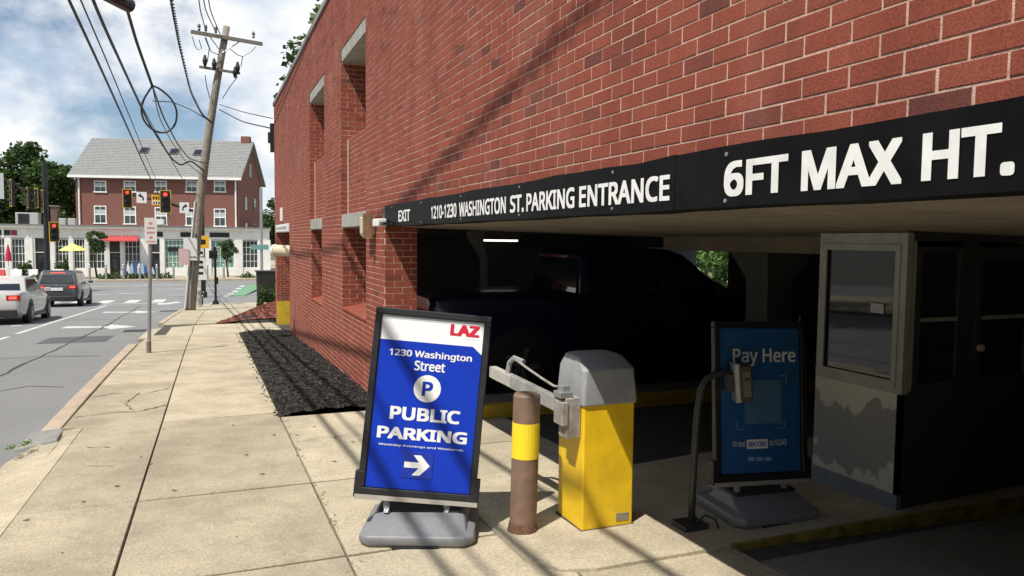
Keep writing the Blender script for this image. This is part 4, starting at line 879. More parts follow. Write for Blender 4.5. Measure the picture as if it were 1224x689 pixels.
a, b = ony(243, 256, YM)-Vector((mp_.x, YM, base_on(YM))), ony(146, 231, YM)-Vector((mp_.x, YM, base_on(YM))); m = MB(); m.tube([a, a.lerp(b, .5)+Vector((0, 0, .12)), b], [.09, .075, .05], 8); m.build('arm', BLACK, mt)
signal_head('red lit signal with yellow border hanging at the tip of the mast arm', ony(152, 226, YM-.3), 1.12)
signal_head('red lit signal with yellow border between the orange sign and the right arrow sign', ony(197.5, 227.5, YM-.3), 1.35)
def plate(label, u0, v0, u1, v1, y, m_, name='lane_sign', cat='sign'):
    a, b = ony(u0, v0, y), ony(u1, v1, y); t = thing(name, label, cat, loc=(a.x, y, b.z)); w, h = b.x-a.x, a.z-b.z
    MB().box(0, w, -.012, .012, 0, h).build('plate', m_, t); MB().box(w*.45, w*.55, .012, .34, h*.4, h*.6).build('clamp', BLACK, t); return t, w, h
def arrow_turn(t, w, h, s):
    b = MB(); c = w/2
    pts = [(c-s*.22*w, .22*h), (c-s*.08*w, .22*h), (c-s*.06*w, .45*h), (c+s*.08*w, .58*h), (c+s*.08*w, .45*h), (c+s*.34*w, .68*h), (c+s*.08*w, .9*h), (c+s*.08*w, .75*h), (c-s*.14*w, .62*h), (c-s*.22*w, .45*h)]
    b.add([(x, -.014, z) for x, z in pts], [tuple(range(len(pts)))]); b.build('arrow', BLACK, t, fix=False)
t, w, h = plate('white square sign with a black left turn arrow on the mast arm', 163, 229.5, 175.5, 243, YM-.25, WHITE); arrow_turn(t, w, h, -1)
t, w, h = plate('white square sign with a black right turn arrow on the mast arm', 214.5, 242, 226, 255, YM-.25, WHITE); arrow_turn(t, w, h, 1)
ORN = mat('sign_orange', (.80, .42, .02), .5); t, w, h = plate('orange and white sign between the two arrow signs on the mast arm', 181, 233, 193.5, 245.5, YM-.25, ORN)
MB().box(.04, w-.04, -.016, -.012, .06, h*.42).build('lower_panel', WHITE, t)
for i in range(3): MB().box(w*.12+i*w*.27, w*.3+i*w*.27, -.016, -.0125, h*.55, h*.85).build('print', BLACK, t)
for i in range(3): MB().box(w*.15+i*w*.25, w*.3+i*w*.25, -.019, -.0165, h*.12, h*.34).build('print', BLACK, t)
# pole with signal on the left
YL = 62.0; q = ony(57, 330, YL); t = thing('signal_pole', 'tall black signal pole beside the low white shops', 'signal pole', loc=(q.x, YL, base_on(YL))); zt = ony(57, 195, YL).z-base_on(YL)
m = MB(); m.tube([(0, 0, -.1), (0, 0, .5), (0, 0, .6), (0, 0, zt)], [.3, .3, .2, .14], 10); m.build('pole', BLACK, t)
a = ony(57, 245, YL)-Vector((q.x, YL, base_on(YL))); b = ony(-10, 205, YL)-Vector((q.x, YL, base_on(YL))); m = MB(); m.tube([a, b], [.11, .06], 8); m.build('arm', BLACK, t)
signal_head('red lit signal mounted low on the tall black signal pole', ony(64.5, 265.5, YL-.2), 1.42)
for (u, v, h, lb) in ((12, 214.5, 1.9, 'large signal turned away at the outer end of the left arm'), (32, 224, 1.45, 'middle signal turned away on the left arm'), (50, 227, 1.6, 'signal turned away on the left arm next to its pole'), (43, 225, 1.4, 'signal turned away, tucked behind the one next to the pole')):
    signal_head(lb, ony(u, v, YL-.1), h, False, R(-70) if u != 43 else R(-60))
t, w, h = plate('white square sign at the outer end of the left signal arm', -4, 207, 5, 238, YL-.3, mat('sign_grey_white', (.5, .52, .52), .5))
# pedestrian pole and push button
g0 = ong(258, 364); t = thing('pedestrian_pole', 'short black pedestrian signal pole on the sidewalk corner', 'signal pole', loc=(g0.x, g0.y, gz(g0.y)-.01)); zt = ony(258, 298, g0.y).z-g0.z
m = MB(); m.tube([(0, 0, -.05), (0, 0, .06), (0, 0, .16), (0, 0, .22), (0, 0, zt)], [.16, .15, .12, .055, .05], 10); m.build('pole', BLACK, t)
MB().box(-.26, .1, -.16, .16, zt-.42, zt-.05).build('signal_box', BLACK, t, bevel=.02); MB().box(-.05, .12, -.1, .1, .95, 1.25).build('button_box', BLACK, t, bevel=.01); MB().box(-.07, .05, -.07, .07, zt-.05, zt+.12).build('cap', BLACK, t)
t2, w, h = plate('yellow and white one way style sign cluster between the utility pole and the black pole', 233, 282, 250, 297, 36.5, ORN, 'sign_cluster'); 
g1 = t2.location.copy(); m = MB(); m.cyl((w*.45, .03, -(g1.z-gz(36.5))-.02), (w*.45, .03, h), .035, 8); m.build('post', BLACK, t2)
MB().box(w*.05, w*.62, -.012, .012, -.40, -.01).build('lower_plate', WHITE, t2); MB().box(-w*.12, w*.8, -.0125, .0125, -1.42, -.42).build('lower_plate', WHITE, t2)
for i, z in enumerate((-.2, -.62, -.85, -1.12)): MB().box(w*.12, w*.55, -.017, -.0126, z-.06, z+.06).build('print', BLACK, t2)
MB().box(w*.3, w*.75, -.017, -.0125, h*.3, h*.7).build('print', BLACK, t2)
t2['label'] = 'orange and white parking sign cluster between the utility pole and the pedestrian pole'
# hydrant-like standpipe behind the pole
g0 = ong(237, 367); t = thing('fire_hydrant', 'small pale fire hydrant behind the utility pole', 'hydrant', loc=(g0.x, g0.y, gz(g0.y)-.01)); HY = mat('hydrant_grey', (.42, .42, .40), .5)
m = MB(); m.tube([(0, 0, 0), (0, 0, .06), (0, 0, .07), (0, 0, .62), (0, 0, .64), (0, 0, .74), (0, 0, .84)], [.16, .16, .11, .11, .14, .13, .03], 12); m.build('barrel', HY, t)
m = MB(); m.cyl((-.2, 0, .48), (.2, 0, .48), .055, 10); m.cyl((0, -.2, .42), (0, 0, .42), .07, 10); m.build('outlets', HY, t)
# black bin and bush at the corner of the garage
p = ong(313, 362); t = thing('litter_bin', 'black litter bin at the corner past the garage', 'bin', loc=(2.75, 40.0, gz(38.5)-.1)); m = MB(); m.loft([rr(-.42, .42, -.42, .42, 0, .1), rr(-.46, .46, -.46, .46, 1.5, .1)]); m.build('body', BLACK, t); MB().box(-.5, .5, -.5, .5, 1.5, 1.58).build('rim', BLACK, t, bevel=.02)
def bush(label, c, r, h, m, n=900, leaf=.09, seed=1, name='bush', group=None):
    rnd = random.Random(seed); t = thing(name, label, 'bush', group, c); b = MB()
    for k in range(5): b.tube([(0, 0, -.05), (rnd.uniform(-.4, .4)*r, rnd.uniform(-.4, .4)*r, h*.6)], [.02, .006], 5)
    b.build('stems', BARK, t); b = MB()
    for _ in range(n):
        d = Vector((rnd.gauss(0, 1), rnd.gauss(0, 1), abs(rnd.gauss(0, 1)))).normalized()*rnd.uniform(.55, 1.0)**.5; k = 1+.2*math.sin(d.x*7+seed)+.15*math.sin(d.y*9)
        p = Vector((d.x*r*k, d.y*r*k, d.z*h*k)); a = Vector((rnd.gauss(0, 1), rnd.gauss(0, 1), rnd.gauss(0, 1))).normalized(); bb = a.cross(Vector((rnd.gauss(0, 1), rnd.gauss(0, 1), 1))).normalized(); s_ = leaf*rnd.uniform(.6, 1.3); b.tint = rnd.random()
        b.add([p-a*s_, p+bb*s_*.6, p+a*s_, p-bb*s_*.6], [(0, 1, 2, 3)])
    tag(b.build('leaves', m, t, fix=False), kind='stuff'); return t
bush('round green bush at the far corner of the brick garage', (2.35, 31.0, gz(31)-.02), .62, .85, ML, 1600, .07, 5)
# red chip bed with dark mulch at the far corner
REDM = mat('red_bark', (.13, .035, .022), .95, 0, 30, col2=(.24, .075, .05), bump=1, bscale=40)
b = MB(); P0 = [(.25, 23.1), (1.78, 22.7), (1.9, 22.7)]
rows = []
for j in range(15):
    v = j/14; y = 23.0+v*8.5; xl = .2+v*1.6; r_ = []
    for i in range(9): u_ = i/8; x = xl+(3.6-xl)*u_; r_.append((x, y, gz(y)+.006+.55*math.sin(min(1, u_*1.4)*math.pi/2)*math.sin(math.pi*min(1, v*1.6+.12)/2)**.8*(1-.35*v)+random.uniform(-.015, .015)-(.02 if i == 0 else 0)))
    rows.append(r_)
for j in range(14):
    for i in range(8): b.quad(rows[j][i], rows[j][i+1], rows[j+1][i+1], rows[j+1][i])
rb = tag(b.build('red_mulch_bed', REDM, fix=False, smooth=True), 'raised red bark bed at the far corner of the garage', 'mulch bed', kind='structure')
b = MB()
for _ in range(2500):
    j, i = random.uniform(0, 13.9), random.uniform(0, 7.9); r0 = Vector(rows[int(j)][int(i)]); r1 = Vector(rows[int(j)+1][int(i)]); c0 = Vector(rows[int(j)][int(i)+1]); p = r0+(r1-r0)*(j % 1)+(c0-r0)*(i % 1); b.tint = random.random()
    if p.x > 1.78 and p.y < 22.45: continue
    l = random.uniform(.04, .11); b.obox(p+Vector((0, 0, .01)), l, l*.4, .015, (random.uniform(-.7, .7), random.uniform(-.7, .7), random.uniform(0, 6)))
tag(b.build('bark_chips', tint_mat('red_chip', [(0, (.09, .025, .016)), (1, (.26, .09, .06))], scale=40), rb, fix=False), kind='stuff')
b = MB()
for j in range(6):
    for i in range(8):
        q = lambda i_, j_: (.75+i_*.13, 22.75+j_*.16, gz(22.75+j_*.16)+.01+.17*(j_/6)**.8*min(1, i_/2)+.004)
        b.quad(q(i, j), q(i+1, j), q(i+1, j+1), q(i, j+1))
tag(b.build('dark_mulch_patch', MULCH, fix=False), 'dark mulch patch in front of the red bark bed', 'mulch bed', kind='structure')
# weeds in the joints and litter
b = MB(); rnd = random.Random(3)
def weed(x, y, n, s):
    for _ in range(int(n*.6)):
        a = rnd.uniform(0, 6.28); l = s*.85*rnd.uniform(.5, 1.2); px, py = x+rnd.gauss(0, .018), y+rnd.gauss(0, .05); z = gz(py); b.tint = rnd.random()
        d = Vector((math.cos(a), math.sin(a), .5))*l; w = Vector((-math.sin(a), math.cos(a), 0))*l*.22; p = Vector((px, py, z)); b.add([p, p+d*.5+w, p+d, p+d*.5-w], [(0, 1, 2, 3)])
for y, n in ((7.9, 22), (7.55, 14), (7.2, 16), (6.6, 14), (6.35, 18), (5.5, 14), (5.2, 18), (5.05, 12), (4.62, 18), (3.9, 10), (3.7, 10)): weed(.70, y, n, .028)
for y in (9.6, 10.4, 11.3, 12.5, 14.2, 15.5): weed(kerb_x(y)+.19, y, 14, .03)
weed(-1.52, 7.75, 80, .05); weed(-1.60, 7.6, 60, .05)
for i in range(26): weed(.70+rnd.uniform(-.02, .12), 8.4+rnd.uniform(0, 1.2), 3, .03)
tag(b.build('weeds', WL, fix=False), 'small green weeds growing in the sidewalk joints', 'weeds', kind='stuff')

# ================================================================== VEHICLES
TAIL = mat('tail_lens', (.35, .01, .012), .15, .1, 10); BRAKE = mat('brake_lit', (.7, .03, .03), .2, emit=(1, .08, .05), estr=2.2); CHROME = mat('chrome', (.6, .6, .6), .15, .05, 5, metal=.9)
PLATE = mat('number_plate', (.7, .7, .7), .4); RIM = mat('alloy', (.35, .35, .36), .3, .05, 8, metal=.8); TRIM = mat('black_trim', (.02, .02, .022), .5)
def car(name, label, cat, loc, rz, pitch, paint, L, W, H, belt, roof, deck, zb, wheels, wr, lights, group=None, lit=True):
    BRK = BRAKE if lit else TAIL
    """roof: (rear base y, rear top y, front top y, front base y); deck: [(y, z, halfwidth factor)]"""
    t = thing(name, label, cat, group, loc); t.rotation_euler = (pitch, 0, rz); hw = W/2
    rings = []
    for y, zd, k in deck:
        w = hw*k; b0 = zb+(.10 if y < .15 or y > L-.2 else 0)
        half = [(0, b0), (w*.80, b0), (w*.96, b0+.10), (w, b0+.30), (w*.992, zd-.16), (w*.955, zd-.05), (w*.87, zd), (0, zd+.012)]
        ring = [(x, y, z) for x, z in half] + [(-x, y, z) for x, z in half[-2:0:-1]]
        rings.append(ring)
    m = MB(); m.loft(rings); body = m.build('body', paint, t, bevel=.02, seg=2)
    rb, rt, ft, fb = roof; wb, wt = hw*.90, hw*.70
    def pl(y0, y1, w, z, c): return [(-w+c, y0, z), (w-c, y0, z), (w, y0+c, z), (w, y1-c*1.5, z), (w-c*1.5, y1, z), (-w+c*1.5, y1, z), (-w, y1-c*1.5, z), (-w, y0+c, z)]
    m = MB(); m.loft([pl(rb, fb, wb, belt-.05, .06), pl(rb+(rt-rb)*.12, fb-(fb-ft)*.12, wb*.985, belt+.03, .06), pl(rb+(rt-rb)*.85, fb-(fb-ft)*.85, wt*1.06, H-.08, .08), pl(rt+.05, ft-.05, wt*.96, H-.012, .10), pl(rt+.25, ft-.25, wt*.7, H, .10)])
    m.build('cabin', paint, t, bevel=.015)
    def lerp(a, b, k): return a+(b-a)*k
    k0, k1 = .20, .80; zA, zB = lerp(belt, H-.05, .06), lerp(belt, H-.05, .86)
    fr = lambda z: (z-belt)/(H-.05-belt)
    def rear(z): return lerp(rb, rt, fr(z))
    def front(z): return lerp(fb, ft, fr(z))
    def wid(z): return lerp(wb*.99, wt*1.045, min(1, fr(z)))
    o = .014
    q = MB(); a, c = zA, zB; q.hexa([(-wid(a)*.84, rear(a)-o+.05, a), (wid(a)*.84, rear(a)-o+.05, a), (wid(a)*.84, rear(a)-o-.006, a), (-wid(a)*.84, rear(a)-o-.006, a), (-wid(c)*.82, rear(c)-o+.05, c), (wid(c)*.82, rear(c)-o+.05, c), (wid(c)*.82, rear(c)-o-.006, c), (-wid(c)*.82, rear(c)-o-.006, c)]); q.build('rear_window', GLASS, t)
    q = MB(); q.hexa([(-wid(a)*.84, front(a)-.05, a), (wid(a)*.84, front(a)-.05, a), (wid(a)*.84, front(a)+o+.006, a), (-wid(a)*.84, front(a)+o+.006, a), (-wid(c)*.82, front(c)-.05, c), (wid(c)*.82, front(c)-.05, c), (wid(c)*.82, front(c)+o+.006, c), (-wid(c)*.82, front(c)+o+.006, c)]); q.build('windscreen', GLASS, t)
    mid = (rear(belt)+front(belt))/2-.1
    for sgn in (-1, 1):
        for (y0b, y0t, y1b, y1t) in ((rear(a)+.28, rear(c)+.16, mid-.04, mid-.04), (mid+.04, mid+.04, front(a)-.30, front(c)-.14)):
            if y1b-y0b < .25: continue
            q = MB(); xa, xc = sgn*(wid(a)+o), sgn*(wid(c)+o); i = -sgn*.05
            q.hexa([(xa, y0b, a), (xa+i, y0b, a), (xa+i, y1b, a), (xa, y1b, a), (xc, y0t, c), (xc+i, y0t, c), (xc+i, y1t, c), (xc, y1t, c)]); q.build('side_window', GLASS, t)
        q = MB(); q.obox((sgn*(hw*.97+.09), front(a)-.42, belt+.06), .2, .09, .13); q.build('mirror', paint if cat == 'car' else TRIM, t, bevel=.02)
        yl, zl, lw, lh = lights; q = MB(); q.box(sgn*(hw*.50), sgn*(hw*.90), -.012, .1, zl, zl+lh); tl = q.build('tail_light', TAIL, t, bevel=.01)
        q = MB(); q.box(sgn*(hw*.58), sgn*(hw*.80), -.02, -.005, zl+lh*.25, zl+lh*.75); q.build('brake_lamp', BRK, tl)
        for yd in (mid-.55, mid+.62): q = MB(); q.box(sgn*(hw*.985), sgn*(hw*1.006), yd-.09, yd+.09, belt-.17, belt-.14); q.build('door_handle', CHROME if cat == 'car' else TRIM, t)
        q = MB(); q.box(sgn*(hw*.95), sgn*(hw*1.0), wheels[0]+wr+.1, wheels[1]-wr-.1, zb-.03, zb+.09); q.build('sill', TRIM, t)
        for yw in wheels:
            q = MB(); q.cyl((sgn*(hw-.12), yw, wr+.03), (sgn*(hw+.006), yw, wr+.03), wr+.075, 24); q.build('wheel_arch', TRIM, t)
            q = MB(); q.tube([(sgn*(hw-.20), yw, wr), (sgn*(hw-.0), yw, wr), (sgn*(hw+.02), yw, wr)], [wr, wr, wr*.93], 24); wo_ = q.build('wheel', RUBBER, t)
            q = MB(); q.cyl((sgn*(hw+.015), yw, wr), (sgn*(hw+.028), yw, wr), wr*.66, 20); ri = q.build('rim', TRIM, wo_)
            for k in range(5):
                an = k*2*math.pi/5; q = MB(); q.obox((sgn*(hw+.032), yw+math.cos(an)*wr*.35, wr+math.sin(an)*wr*.35), .012, wr*.16, wr*.6, (an+math.pi/2 if True else 0, 0, 0)); q.build('spoke', RIM, wo_)
    q = MB(); q.box(-.26, .26, -.02, .03, zb+.52, zb+.66); q.build('number_plate', PLATE, t); q = MB(); q.box(-hw*.8, hw*.8, -.03, .25, zb+.02, zb+.26); q.build('bumper', TRIM, t, bevel=.03)
    q = MB(); q.box(-.3, .3, rear(zB)-.03, rear(zB)+.05, zB+.0, zB+.03); q.build('high_brake_light', BRK, t); q = MB(); q.box(-.05, .05, -.015, .03, zb+.72, zb+.8); q.build('badge', CHROME, t)
    for sgn in (-1, 1): q = MB(); q.box(sgn*hw*.45, sgn*hw*.88, L-.12, L+.005, zb+.38, zb+.52); q.build('headlight', CHROME, t, bevel=.01)
    return t
SLP = -math.atan(.0443)
WPAINT = mat('pearl_white_paint', (.50, .49, .46), .25, .03, 4, coat=.6); GPAINT = mat('dark_grey_paint', (.045, .048, .052), .25, .05, 4, coat=.7); BPAINT = mat('dark_blue_paint', (.008, .014, .05), .3, .05, 4, coat=.5)
w = onr(35, 386); car('sedan', 'white sedan waiting behind the dark SUV in the traffic lane', 'car', (w.x-.86, w.y-1.08, gz(w.y-1.08)-.13), 0, SLP, WPAINT, 4.85, 1.86, 1.52, .98, (.72, 1.42, 2.75, 3.85),
    [(0, .92, .80), (.06, 1.02, .90), (.25, 1.06, .97), (.9, 1.04, 1.0), (2.2, 1.0, 1.0), (3.6, .97, 1.0), (4.3, .86, .96), (4.7, .74, .86), (4.85, .62, .72)], .22, (1.05, 3.88), .34, (0, .76, .4, .16))
w = onr(97, 366); car('suv', 'dark grey SUV stopped ahead of the white sedan', 'car', (w.x-.86, w.y-1.0, gz(w.y-1.0)-.13), 0, SLP, GPAINT, 4.7, 1.88, 1.74, 1.10, (.06, .42, 2.95, 3.75),
    [(0, .98, .84), (.06, 1.10, .93), (.25, 1.12, .98), (.9, 1.11, 1.0), (2.4, 1.09, 1.0), (3.5, 1.06, 1.0), (4.2, .98, .96), (4.58, .86, .88), (4.7, .74, .76)], .26, (.98, 3.75), .36, (0, .86, .4, .16))
car('pickup_truck', 'dark blue pickup truck parked in the shade inside the garage', 'pickup', (2.42, 9.42, gz(9.42)-.012), -math.pi/2, 0, BPAINT, 5.7, 1.98, 1.83, 1.22, (2.0, 2.12, 3.55, 4.45),
    [(0, 1.22, .94), (.06, 1.25, .98), (.3, 1.26, 1.0), (1.2, 1.26, 1.0), (2.5, 1.25, 1.0), (4.2, 1.2, 1.0), (5.0, 1.12, .97), (5.5, 1.0, .9), (5.7, .9, .82)], .36, (1.12, 4.6), .38, (0, .85, .4, .3), lit=False)

# ================================================================== FAR SIDE OF THE CROSSING
YF = 86.0; GRD = -2.5
BRF = tint_mat('far_brick', [(0, (.17, .075, .06)), (.5, (.21, .092, .072)), (1, (.25, .11, .085))], scale=14, spk=.3, bump=.2)
STW = mat('shopfront_white', (.82, .81, .77), .6, .06, 2, stain=.3, sscale=.6); SHG = glass('shop_glass', (.03, .045, .045), .06); SHADE = mat('shop_grey', (.33, .35, .33), .7, .1, 2)
def sp(u, v, y=YF): return ony(u, v, y)
shop = thing('shop_row', 'long low white shopfront row with multi-pane windows', 'shop building', loc=(0, YF, GRD))
def L_(u, v): p = sp(u, v); return p.x, p.z-GRD
zc = L_(150, 271)[1]; xl, xr = L_(-60, 280)[0], L_(322, 280)[0]
zsg = zc-1.25; zwt = zc-1.32; zwb = .75
MB().box(xl, xr, .35, 9, -.1, zc-.1).build('body', SHADE, shop); MB().box(xl-.1, xr+.1, -.28, .4, zc-.28, zc).build('cornice', STW, shop, bevel=.05); MB().box(xl-.15, xr+.15, -.38, .45, zc, zc+.10).build('cornice_cap', mat('cap_dark', (.2, .2, .19), .7), shop)
MB().box(xl, xr, .05, .36, zsg, zc-.28).build('sign_band', STW, shop)
px = lambda zx: L_(zx/3.588, 300)[0]
def win(x0, x1, z0, z1, nx, nz, m_=SHG, tr=STW):
    f = MB(); e = .07; f.box(x0, x1, .08, .30, z0, z0+e); f.box(x0, x1, .08, .30, z1-e, z1); f.box(x0, x0+e, .081, .30, z0+e, z1-e); f.box(x1-e, x1, .081, .30, z0+e, z1-e); w = f.build('window', tr, shop)
    MB().box(x0+e*.5, x1-e*.5, .24, .27, z0+e*.5, z1-e*.5).build('pane', m_, w)
    for i in range(1, nx): x = x0+(x1-x0)*i/nx; MB().box(x-.022, x+.022, .2, .26, z0+e, z1-e).build('muntin', tr, w)
    for i in range(1, nz): z = z0+(z1-z0)*i/nz; MB().box(x0+e, x1-e, .201, .261, z-.022, z+.022).build('muntin', tr, w)
MINT = mat('mint_curtain_glass', (.16, .30, .25), .15, .2, 1.5)
for a, b, nx, nz, m_ in ((-210, -150, 4, 4, SHG), (-135, -75, 4, 4, SHG), (-55, 22, 5, 4, SHG), (48, 108, 4, 4, SHG), (235, 296, 4, 4, SHG), (315, 365, 4, 4, SHG), (380, 450, 4, 4, SHG), (533, 602, 4, 4, SHG), (705, 790, 5, 5, MINT), (905, 1005, 5, 4, MINT), (1040, 1107, 4, 4, SHG)):
    win(px(a), px(b), zwb, zwt, nx, nz, m_); MB().box(px(a), px(b), .06, .34, 0, zwb).build('stall_riser', STW, shop)
for a, b in ((-225, -210), (-150, -135), (-75, -55), (22, 48), (108, 140), (215, 235), (296, 315), (365, 380), (450, 470), (515, 533), (602, 640), (685, 705), (790, 905), (1005, 1040), (1107, 1160)): MB().box(px(a), px(b), -.04, .34, 0, zsg).build('pilaster', STW, shop)
for a, b in ((150, 215), (470, 515), (645, 685)):
    f = MB(); f.box(px(a), px(b), .2, .34, 0, zwt); d = f.build('door', mat('door_dark', (.03, .03, .03), .4), shop); MB().box(px(a)+.25, px(b)-.2, .17, .2, .5, 2.1).build('glass', GLASS, d); MB().box(px(a), px(b), .1, .3, 2.35, 2.42).build('transom_bar', STW, d)
MB().box(px(140), px(150), .06, .34, 0, zsg).build('pilaster', STW, shop)
for a in (10, 116, 300, 520): MB().box(px(a), px(a)+.18, -.05, .05, zsg, zc-.28).build('band_divider', STW, shop)
m = MB(); a, b = px(445), px(595); m.hexa([(a, -1.0, zsg-.25), (b, -1.0, zsg-.25), (b, .05, zsg-.2), (a, .05, zsg-.2), (a, -.95, zsg-.12), (b, -.95, zsg-.12), (b, .05, zsg+.3), (a, .05, zsg+.3)]); m.build('red_awning', mat('awning_red', (.42, .05, .05), .8, .1, 3), shop)
for a, b, mm in ((640, 700, BLACK), (775, 832, BLACK), (900, 985, BLACK), (0, 45, BLACK), (48, 75, mat('sign_maroon', (.25, .03, .06), .5))): MB().box(px(a), px(b), -.0, .05, zsg+.25, zsg+.75).build('shop_sign', mm, shop)
MB().box(px(720), px(770), .1, .2, zwt-1.2, zwt-.75).build('open_sign', BLACK, shop)
# brick upper storeys, turned a little from the shopfronts
TH = R(16); OC = ony(285.5, 290, 89.0); OC.z = GRD
UX = Vector((math.cos(TH), -math.sin(TH), 0)); UY = Vector((math.sin(TH), math.cos(TH), 0))
bb = thing('brick_building', 'red brick building with grey shingle roof and white sash windows above the shops', 'building', loc=OC, rz=-TH)
def FL(u, v):
    r = ray(u, v); k = (OC-EYE).dot(UY)/r.dot(UY); p = EYE+r*k-OC; return p.dot(UX), p.z
zf = lambda zx, zy: FL(zx/3.588, 150+zy/3.588)
LX = zf(325, 330)[0]; ZE = (zf(330, 212)[1]+zf(1015, 238)[1])/2+.38; D = 11.0
MB().box(LX, 0, 0, D, 2.0, ZE).build('wall', BRF, bb)
pk = ony(306.6, 172, (OC+UY*D/2).y).z-GRD
m = MB(); m.prism([(0, ZE-.01), (D, ZE-.01), (D/2, pk-.2)], lambda a, b, h: (h, a, b), -.3, -.004); m.build('gable', BRF, bb)
m = MB(); m.prism([(0, ZE-.01), (D, ZE-.01), (D/2, pk-.2)], lambda a, b, h: (h, a, b), LX+.004, LX+.3); m.build('gable', BRF, bb)
ROOF = mat('slate_roof', (.165, .168, .160), .85, 0, 5, col2=(.27, .272, .262), bump=.3, bscale=12)
slope = (pk-ZE)/(D/2); rf = None
for sgn in (0, 1):
    m = MB(); ya, yb = (-.6, D/2) if sgn == 0 else (D+.6, D/2); zs = ZE-.6*slope
    m.hexa([(LX-.5, ya, zs), (.5, ya, zs), (.5, yb, pk), (LX-.5, yb, pk), (LX-.5, ya, zs+.2), (.5, ya, zs+.2), (.5, yb, pk+.2), (LX-.5, yb, pk+.2)]); r_ = m.build('roof', ROOF, bb); rf = rf or r_
# shingle courses
n = 24; ra = Vector((0, -.6, ZE-.6*slope+.2)); rb_ = Vector((0, D/2, pk+.2)); nn = Vector((0, -slope, 1)).normalized()
for i in range(n):
    a, b = ra.lerp(rb_, i/n), ra.lerp(rb_, (i+1)/n); m = MB()
    m.hexa([(LX-.5, a.y, a.z), (.5, a.y, a.z), (.5, b.y, b.z), (LX-.5, b.y, b.z)] + [(x, p.y+nn.y*h, p.z+nn.z*h) for x, p, h in ((LX-.5, a, .035), (.5, a, .035), (.5, b, .004), (LX-.5, b, .004))]); m.build('shingle_course', ROOF, rf)
MB().box(LX-.5, .5, -.72, -.55, ZE-.62*slope-.05, ZE-.6*slope+.2).build('gutter', STW, bb); MB().box(LX, 0, -.08, -.002, ZE-.55, ZE-.05).build('eave_board', mat('eave_grey', (.4, .42, .42), .7), bb)
for x in (LX+.4, -.25): m = MB(); m.cyl((x, -.12, 2), (x, -.12, ZE-.2), .09, 8); m.build('downspout', STW, bb)
def sash(x, z0, z1, w, ac=False):
    f = MB(); e = .1; f.box(x-w/2, x+w/2, -.06, .05, z1-e, z1); f.box(x-w/2-.08, x+w/2+.08, -.12, .05, z0-.06, z0+.06); f.box(x-w/2, x-w/2+e, -.061, .05, z0+.06, z1-e); f.box(x+w/2-e, x+w/2, -.061, .05, z0+.06, z1-e); f.box(x-w/2+e, x+w/2-e, -.055, .05, (z0+z1)/2-.05, (z0+z1)/2+.05); wd_ = f.build('window', STW, bb)
    MB().box(x-w/2+.05, x+w/2-.05, -.02, -.004, z0, z1-.05).build('pane', SHG, wd_)
    MB().box(x-w/2+.12, x+w/2-.12, -.028, -.021, (z0+z1)/2+.05, (z0+z1)/2+(z1-z0)*.28).build('blind', mat('blind', (.4, .42, .42), .8), wd_)
    MB().box(x-.02, x+.02, -.05, -.02, z0+.06, z1-e).build('muntin', STW, wd_)
    if ac: MB().box(x-.4, x+.4, -.45, -.03, z0+.05, z0+.6).build('air_conditioner', mat('ac_white', (.55, .55, .53), .6), wd_)
for zx in (430, 557, 690, 822, 943):
    x, z1 = zf(zx, 238); z0 = zf(zx, 286)[1]; sash(x, z0, z1, 1.25)
    x, z1 = zf(zx, 345+(zx-430)*.025); z0 = zf(zx, 420+(zx-430)*.025)[1]; sash(x, z0, z1, 1.28, zx == 690)
def roofpt(u, v):
    P = OC+UY*(-.6)+ZUP*(ZE-.6*slope+.2); nrm = (ZUP - UY*slope).normalized(); r = ray(u, v); k = (P-EYE).dot(nrm)/r.dot(nrm); q = EYE+r*k-OC; return Vector((q.dot(UX), q.dot(UY), q.z))
for zx, zy in ((620, 110), (748, 115), (850, 120)):
    c = roofpt(zx/3.588, 150+zy/3.588); m = MB(); m.obox(c+nn*.06, .95, 1.15, .16, (math.atan(slope), 0, 0)); sk = m.build('skylight', mat('skylight_frame', (.08, .08, .08), .5), bb); m = MB(); m.obox(c+nn*.145, .75, .95, .02, (math.atan(slope), 0, 0)); m.build('pane', GLASS, sk)
c = roofpt(1080/3.588, 150+82/3.588); c = Vector((min(c.x, -.4), D/2, pk)); ch = MB().box(c.x-.5, c.x+.5, c.y-.4, c.y+.4, c.z-.6, c.z+.75).build('chimney', BRF, rf); 
for yy, z0 in ((D*.3, 4.2), (D*.7, 4.2), (D*.3, 7.2), (D*.7, 7.2), (D*.5, ZE+.3)): MB().box(-.02, .05, yy-.5, yy+.5, z0, z0+1.5).build('side_window', SHG, bb)
# things on the low roof
def roofthing(name, label, cat, u0, v0, u1, v1, m_, y=YF+3, d=1.6):
    a, b = ony(u0, v0, y), ony(u1, v1, y); t = thing(name, label, cat, loc=(a.x, y, GRD+zc-.1)); w, h = b.x-a.x, a.z-(GRD+zc-.1); MB().box(0, w, 0, d, 0, h).build('cabinet', m_, t, bevel=.05); return t, w, h
HV = mat('hvac_grey', (.4, .4, .38), .6, .1, 3)
t, w, h = roofthing('rooftop_unit', 'grey rooftop air unit with a black grille above the low shops', 'air unit', 18, 254, 46, 270, HV); MB().box(w*.12, w*.6, -.04, 0, h*.15, h*.9).build('grille', BLACK, t)
roofthing('roof_cabinet', 'pale square cabinet on the shop roof beside the brick building', 'cabinet', 81, 261, 90, 270, HV); roofthing('roof_cabinet', 'pale square cabinet on the shop roof next to the chimney', 'cabinet', 70, 261, 78.5, 270, HV)
t, w, h = roofthing('roof_chimney', 'brown brick chimney on the low shop roof', 'chimney', 60, 247, 69, 270, mat('brown_brick', (.14, .08, .06), .9, .2, 6), YF+3.4); MB().box(-.1, w+.1, -.1, 1.7, h, h+.12).build('cap', CONC_G, t)
